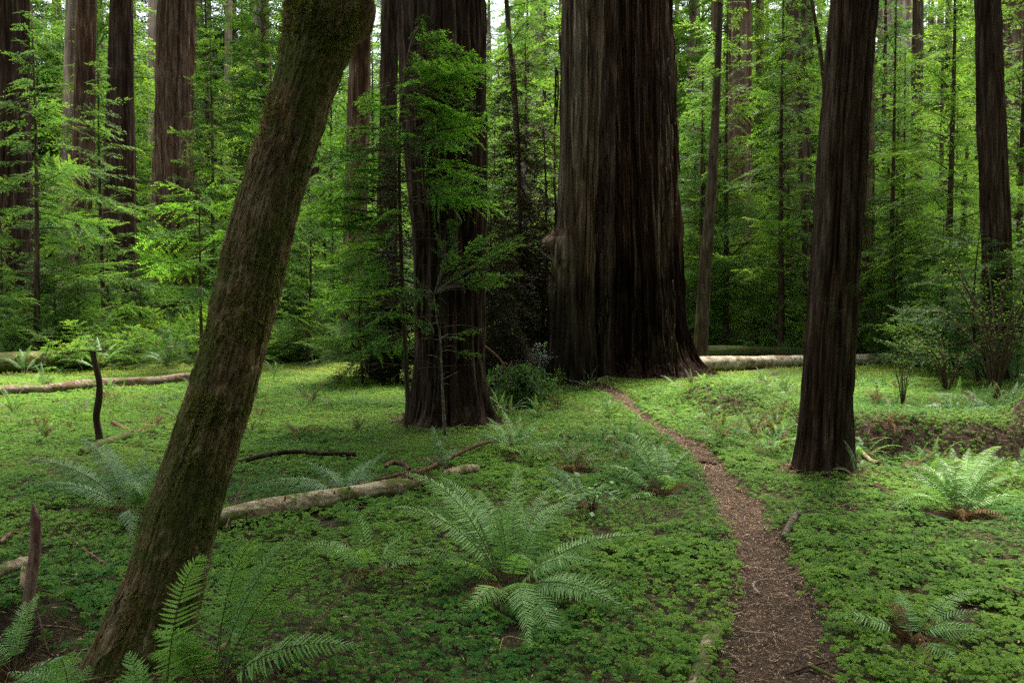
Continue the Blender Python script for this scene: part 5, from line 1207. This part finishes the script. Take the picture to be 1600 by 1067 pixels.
def moss_fuzz():       # short moss and seedlings of the glade
    rng = np.random.default_rng(22); g = Geo()
    for y0, y1, dens, L in ((9, 16, 420, .035), (16, 27, 170, .06)):
        x, y = samp(rng, y0, y1, dens); k = clear(x, y, .03) & (noise(x*1.1, y*1.1, 30) > .25); N = nrm(x, y); k &= N[:, 2] > .62+.3*rng.random(len(x)); x, y = x[k], y[k]; n = len(x)
        D = np.stack([rng.normal(0, 1, n), rng.normal(0, 1, n), rng.uniform(.1, .9, n)], 1)
        leaves(g, np.stack([x, y, terr(x, y)+rng.uniform(0, .03, n)], 1), D, np.stack([rng.normal(0, .4, n), rng.normal(0, .4, n), np.ones(n)], 1), L*rng.uniform(.6, 1.4, n), L*.45, np.clip(noise(x*.7, y*.7, 5)*.9+rng.normal(.1, .2, n), 0, 1))
    m_ = leafmat("glade_moss_leaf", (.095, .15, .014), (.25, .30, .04), .3, .6, 1.5, .15)
    link("moss", g.mesh("glade_moss", m_), label="bright yellow-green moss and seedlings carpeting the glade", cat="moss", kind="stuff")
moss_fuzz()
def litter():
    rng = np.random.default_rng(23); g = Geo()
    def chips(x, y, L, W, tn, h=.006):
        n = len(x); a = rng.uniform(0, 6.28, n); D = np.stack([np.cos(a), np.sin(a), rng.normal(0, .12, n)], 1)
        leaves(g, np.stack([x, y, terr(x, y)+h+rng.uniform(.006, .024, n)], 1), D, np.stack([rng.normal(0, .3, n), rng.normal(0, .3, n), np.ones(n)], 1), L, W, tn, fold=.3)
    for y0, y1, dens, sc_ in ((2.6, 8, 3200, 1), (8, 20, 900, 1.6)):
        x, y = samp(rng, y0, y1, dens, mx=.45); k = pathd(x, y) < .05; x, y = x[k], y[k]; n = len(x)
        chips(x, y, sc_*rng.uniform(.012, .045, n), sc_*rng.uniform(.002, .0065, n), rng.random(n)**1.7)
        k = rng.random(n) < .07; m = k.sum(); chips(x[k], y[k], sc_*rng.uniform(.04, .13, m), sc_*rng.uniform(.003, .007, m), rng.random(m)**1.5, .010)
        k = rng.random(n) < .02; m = k.sum(); chips(x[k], y[k], sc_*rng.uniform(.012, .03, m), sc_*rng.uniform(.006, .012, m), rng.uniform(.6, 1, m), .010)
    x, y = samp(rng, 2.6, 12, 260); k = clear(x, y); x, y = x[k], y[k]; n = len(x)
    chips(x, y, rng.uniform(.015, .07, n), rng.uniform(.002, .006, n), rng.random(n)**1.6)
    x, y = samp(rng, 2.6, 14, 16); k = clear(x, y); x, y = x[k], y[k]; n = len(x)
    chips(x, y, rng.uniform(.012, .05, n), rng.uniform(.004, .012, n), rng.uniform(.3, 1, n), .07)
    for tx, ty, r0, m_ in ((-.88, 12.0, .5, 2600), (3.0, 8.3, .26, 1300), (1.2, 17.4, .6, 1800), (3.05, 20.2, 1.2, 4000), (-1.55, 3.5, .1, 900)):      # bark scraps and duff round the feet
        a = rng.uniform(0, 6.28, m_); r = r0+np.abs(rng.normal(0, .28, m_)); x, y = tx+r*np.cos(a), ty+r*np.sin(a)
        D = np.stack([np.cos(a)+rng.normal(0, .8, m_), np.sin(a)+rng.normal(0, .8, m_), rng.normal(0, .35, m_)], 1); k_ = .6+ty/14
        leaves(g, np.stack([x, y, terr(x, y)+.01+.07*np.exp(-(r-r0)/.12)*rng.random(m_)], 1), D, np.stack([rng.normal(0, .5, m_), rng.normal(0, .5, m_), np.ones(m_)], 1), k_*rng.uniform(.02, .10, m_), k_*rng.uniform(.003, .010, m_), rng.random(m_)*.6, fold=.3)
    for q in range(230):       # fallen twiglets caught on the plants
        y_ = 2.8+12*rng.random()**.8; x_ = rng.uniform(-1, 1)*(.7*y_+.6); a = rng.uniform(0, 6.28); l = rng.uniform(.08, .38)*(1 if y_ > 5 else .7)
        if pathd(np.array([x_]), np.array([y_]))[0] < .05: l *= .5
        z_ = T(x_, y_)+(.055 if pathd(np.array([x_]), np.array([y_]))[0] > .05 else .02); b_ = rng.normal(0, .25)*l
        tube(g, spl([(x_, y_, z_-.02), (x_+l*.5*math.cos(a)-b_*math.sin(a), y_+l*.5*math.sin(a)+b_*math.cos(a), z_+.02), (x_+l*math.cos(a), y_+l*math.sin(a), z_)], 6), np.linspace(.003, .0012, 6)*rng.uniform(.7, 1.6), 4, rng.random()**1.3, cap=False)
    # roots and dry stems hanging on the steep dark faces of the hummock and the bank, and in the hollow at lower left
    for y0, y1, dens in ((7.5, 15.5, 600),):
        x, y = samp(rng, y0, y1, dens, mx=.72); k = (x > 1.8) & (nrm(x, y)[:, 2] < .80) & clear(x, y); x, y = x[k], y[k]; n = len(x)
        D = np.stack([rng.normal(0, .5, n), rng.normal(-.5, .4, n), rng.normal(-.1, .6, n)], 1)
        leaves(g, np.stack([x, y, terr(x, y)+.01], 1), D, np.stack([rng.normal(0, .6, n), rng.normal(0, .6, n), np.ones(n)], 1), rng.uniform(.06, .22, n), rng.uniform(.004, .010, n), rng.random(n)*.28)
    x = rng.uniform(-3.2, -1.7, 2500); y = rng.uniform(3.2, 4.6, 2500); n = 2500
    D = rng.normal(0, 1, (n, 3)); D[:, 2] *= .4
    leaves(g, np.stack([x, y, terr(x, y)+.01], 1), D, np.stack([rng.normal(0, .6, n), rng.normal(0, .6, n), np.ones(n)], 1), rng.uniform(.03, .12, n), rng.uniform(.002, .005, n), rng.random(n)**2)
    link("leaf_litter", g.mesh("leaf_litter", G_litter), label="brown needles, chips and twiglets strewn over the path and under the clover", cat="litter", kind="stuff")
litter()

# ================================================================== HAZE
def haze():
    m = bpy.data.materials.new("forest_haze"); m.use_nodes = True; nt = m.node_tree; nt.nodes.remove(nt.nodes["Principled BSDF"])
    v = nd(nt, "ShaderNodeVolumePrincipled"); v.inputs["Color"].default_value = (.90, .95, .93, 1); v.inputs["Density"].default_value = .0007; v.inputs["Anisotropy"].default_value = .2
    nt.links.new(v.outputs[0], nt.nodes["Material Output"].inputs["Volume"]); m.volume_intersection_method = 'FAST' if hasattr(m, 'volume_intersection_method') else None
    x, y0, y1, z0, z1 = 182, -74, 204, -1.4, 62
    V = [(a, b, c) for a in (-x, x) for b in (y0, y1) for c in (z0, z1)]
    me = bpy.data.meshes.new("haze"); me.from_pydata(V, [], [(0, 1, 3, 2), (4, 6, 7, 5), (0, 4, 5, 1), (2, 3, 7, 6), (0, 2, 6, 4), (1, 5, 7, 3)]); me.materials.append(m)
    link("haze", me, kind="stuff", label="thin green-white forest air softening the far trees", cat="haze")
HAZE = False
if HAZE: haze()
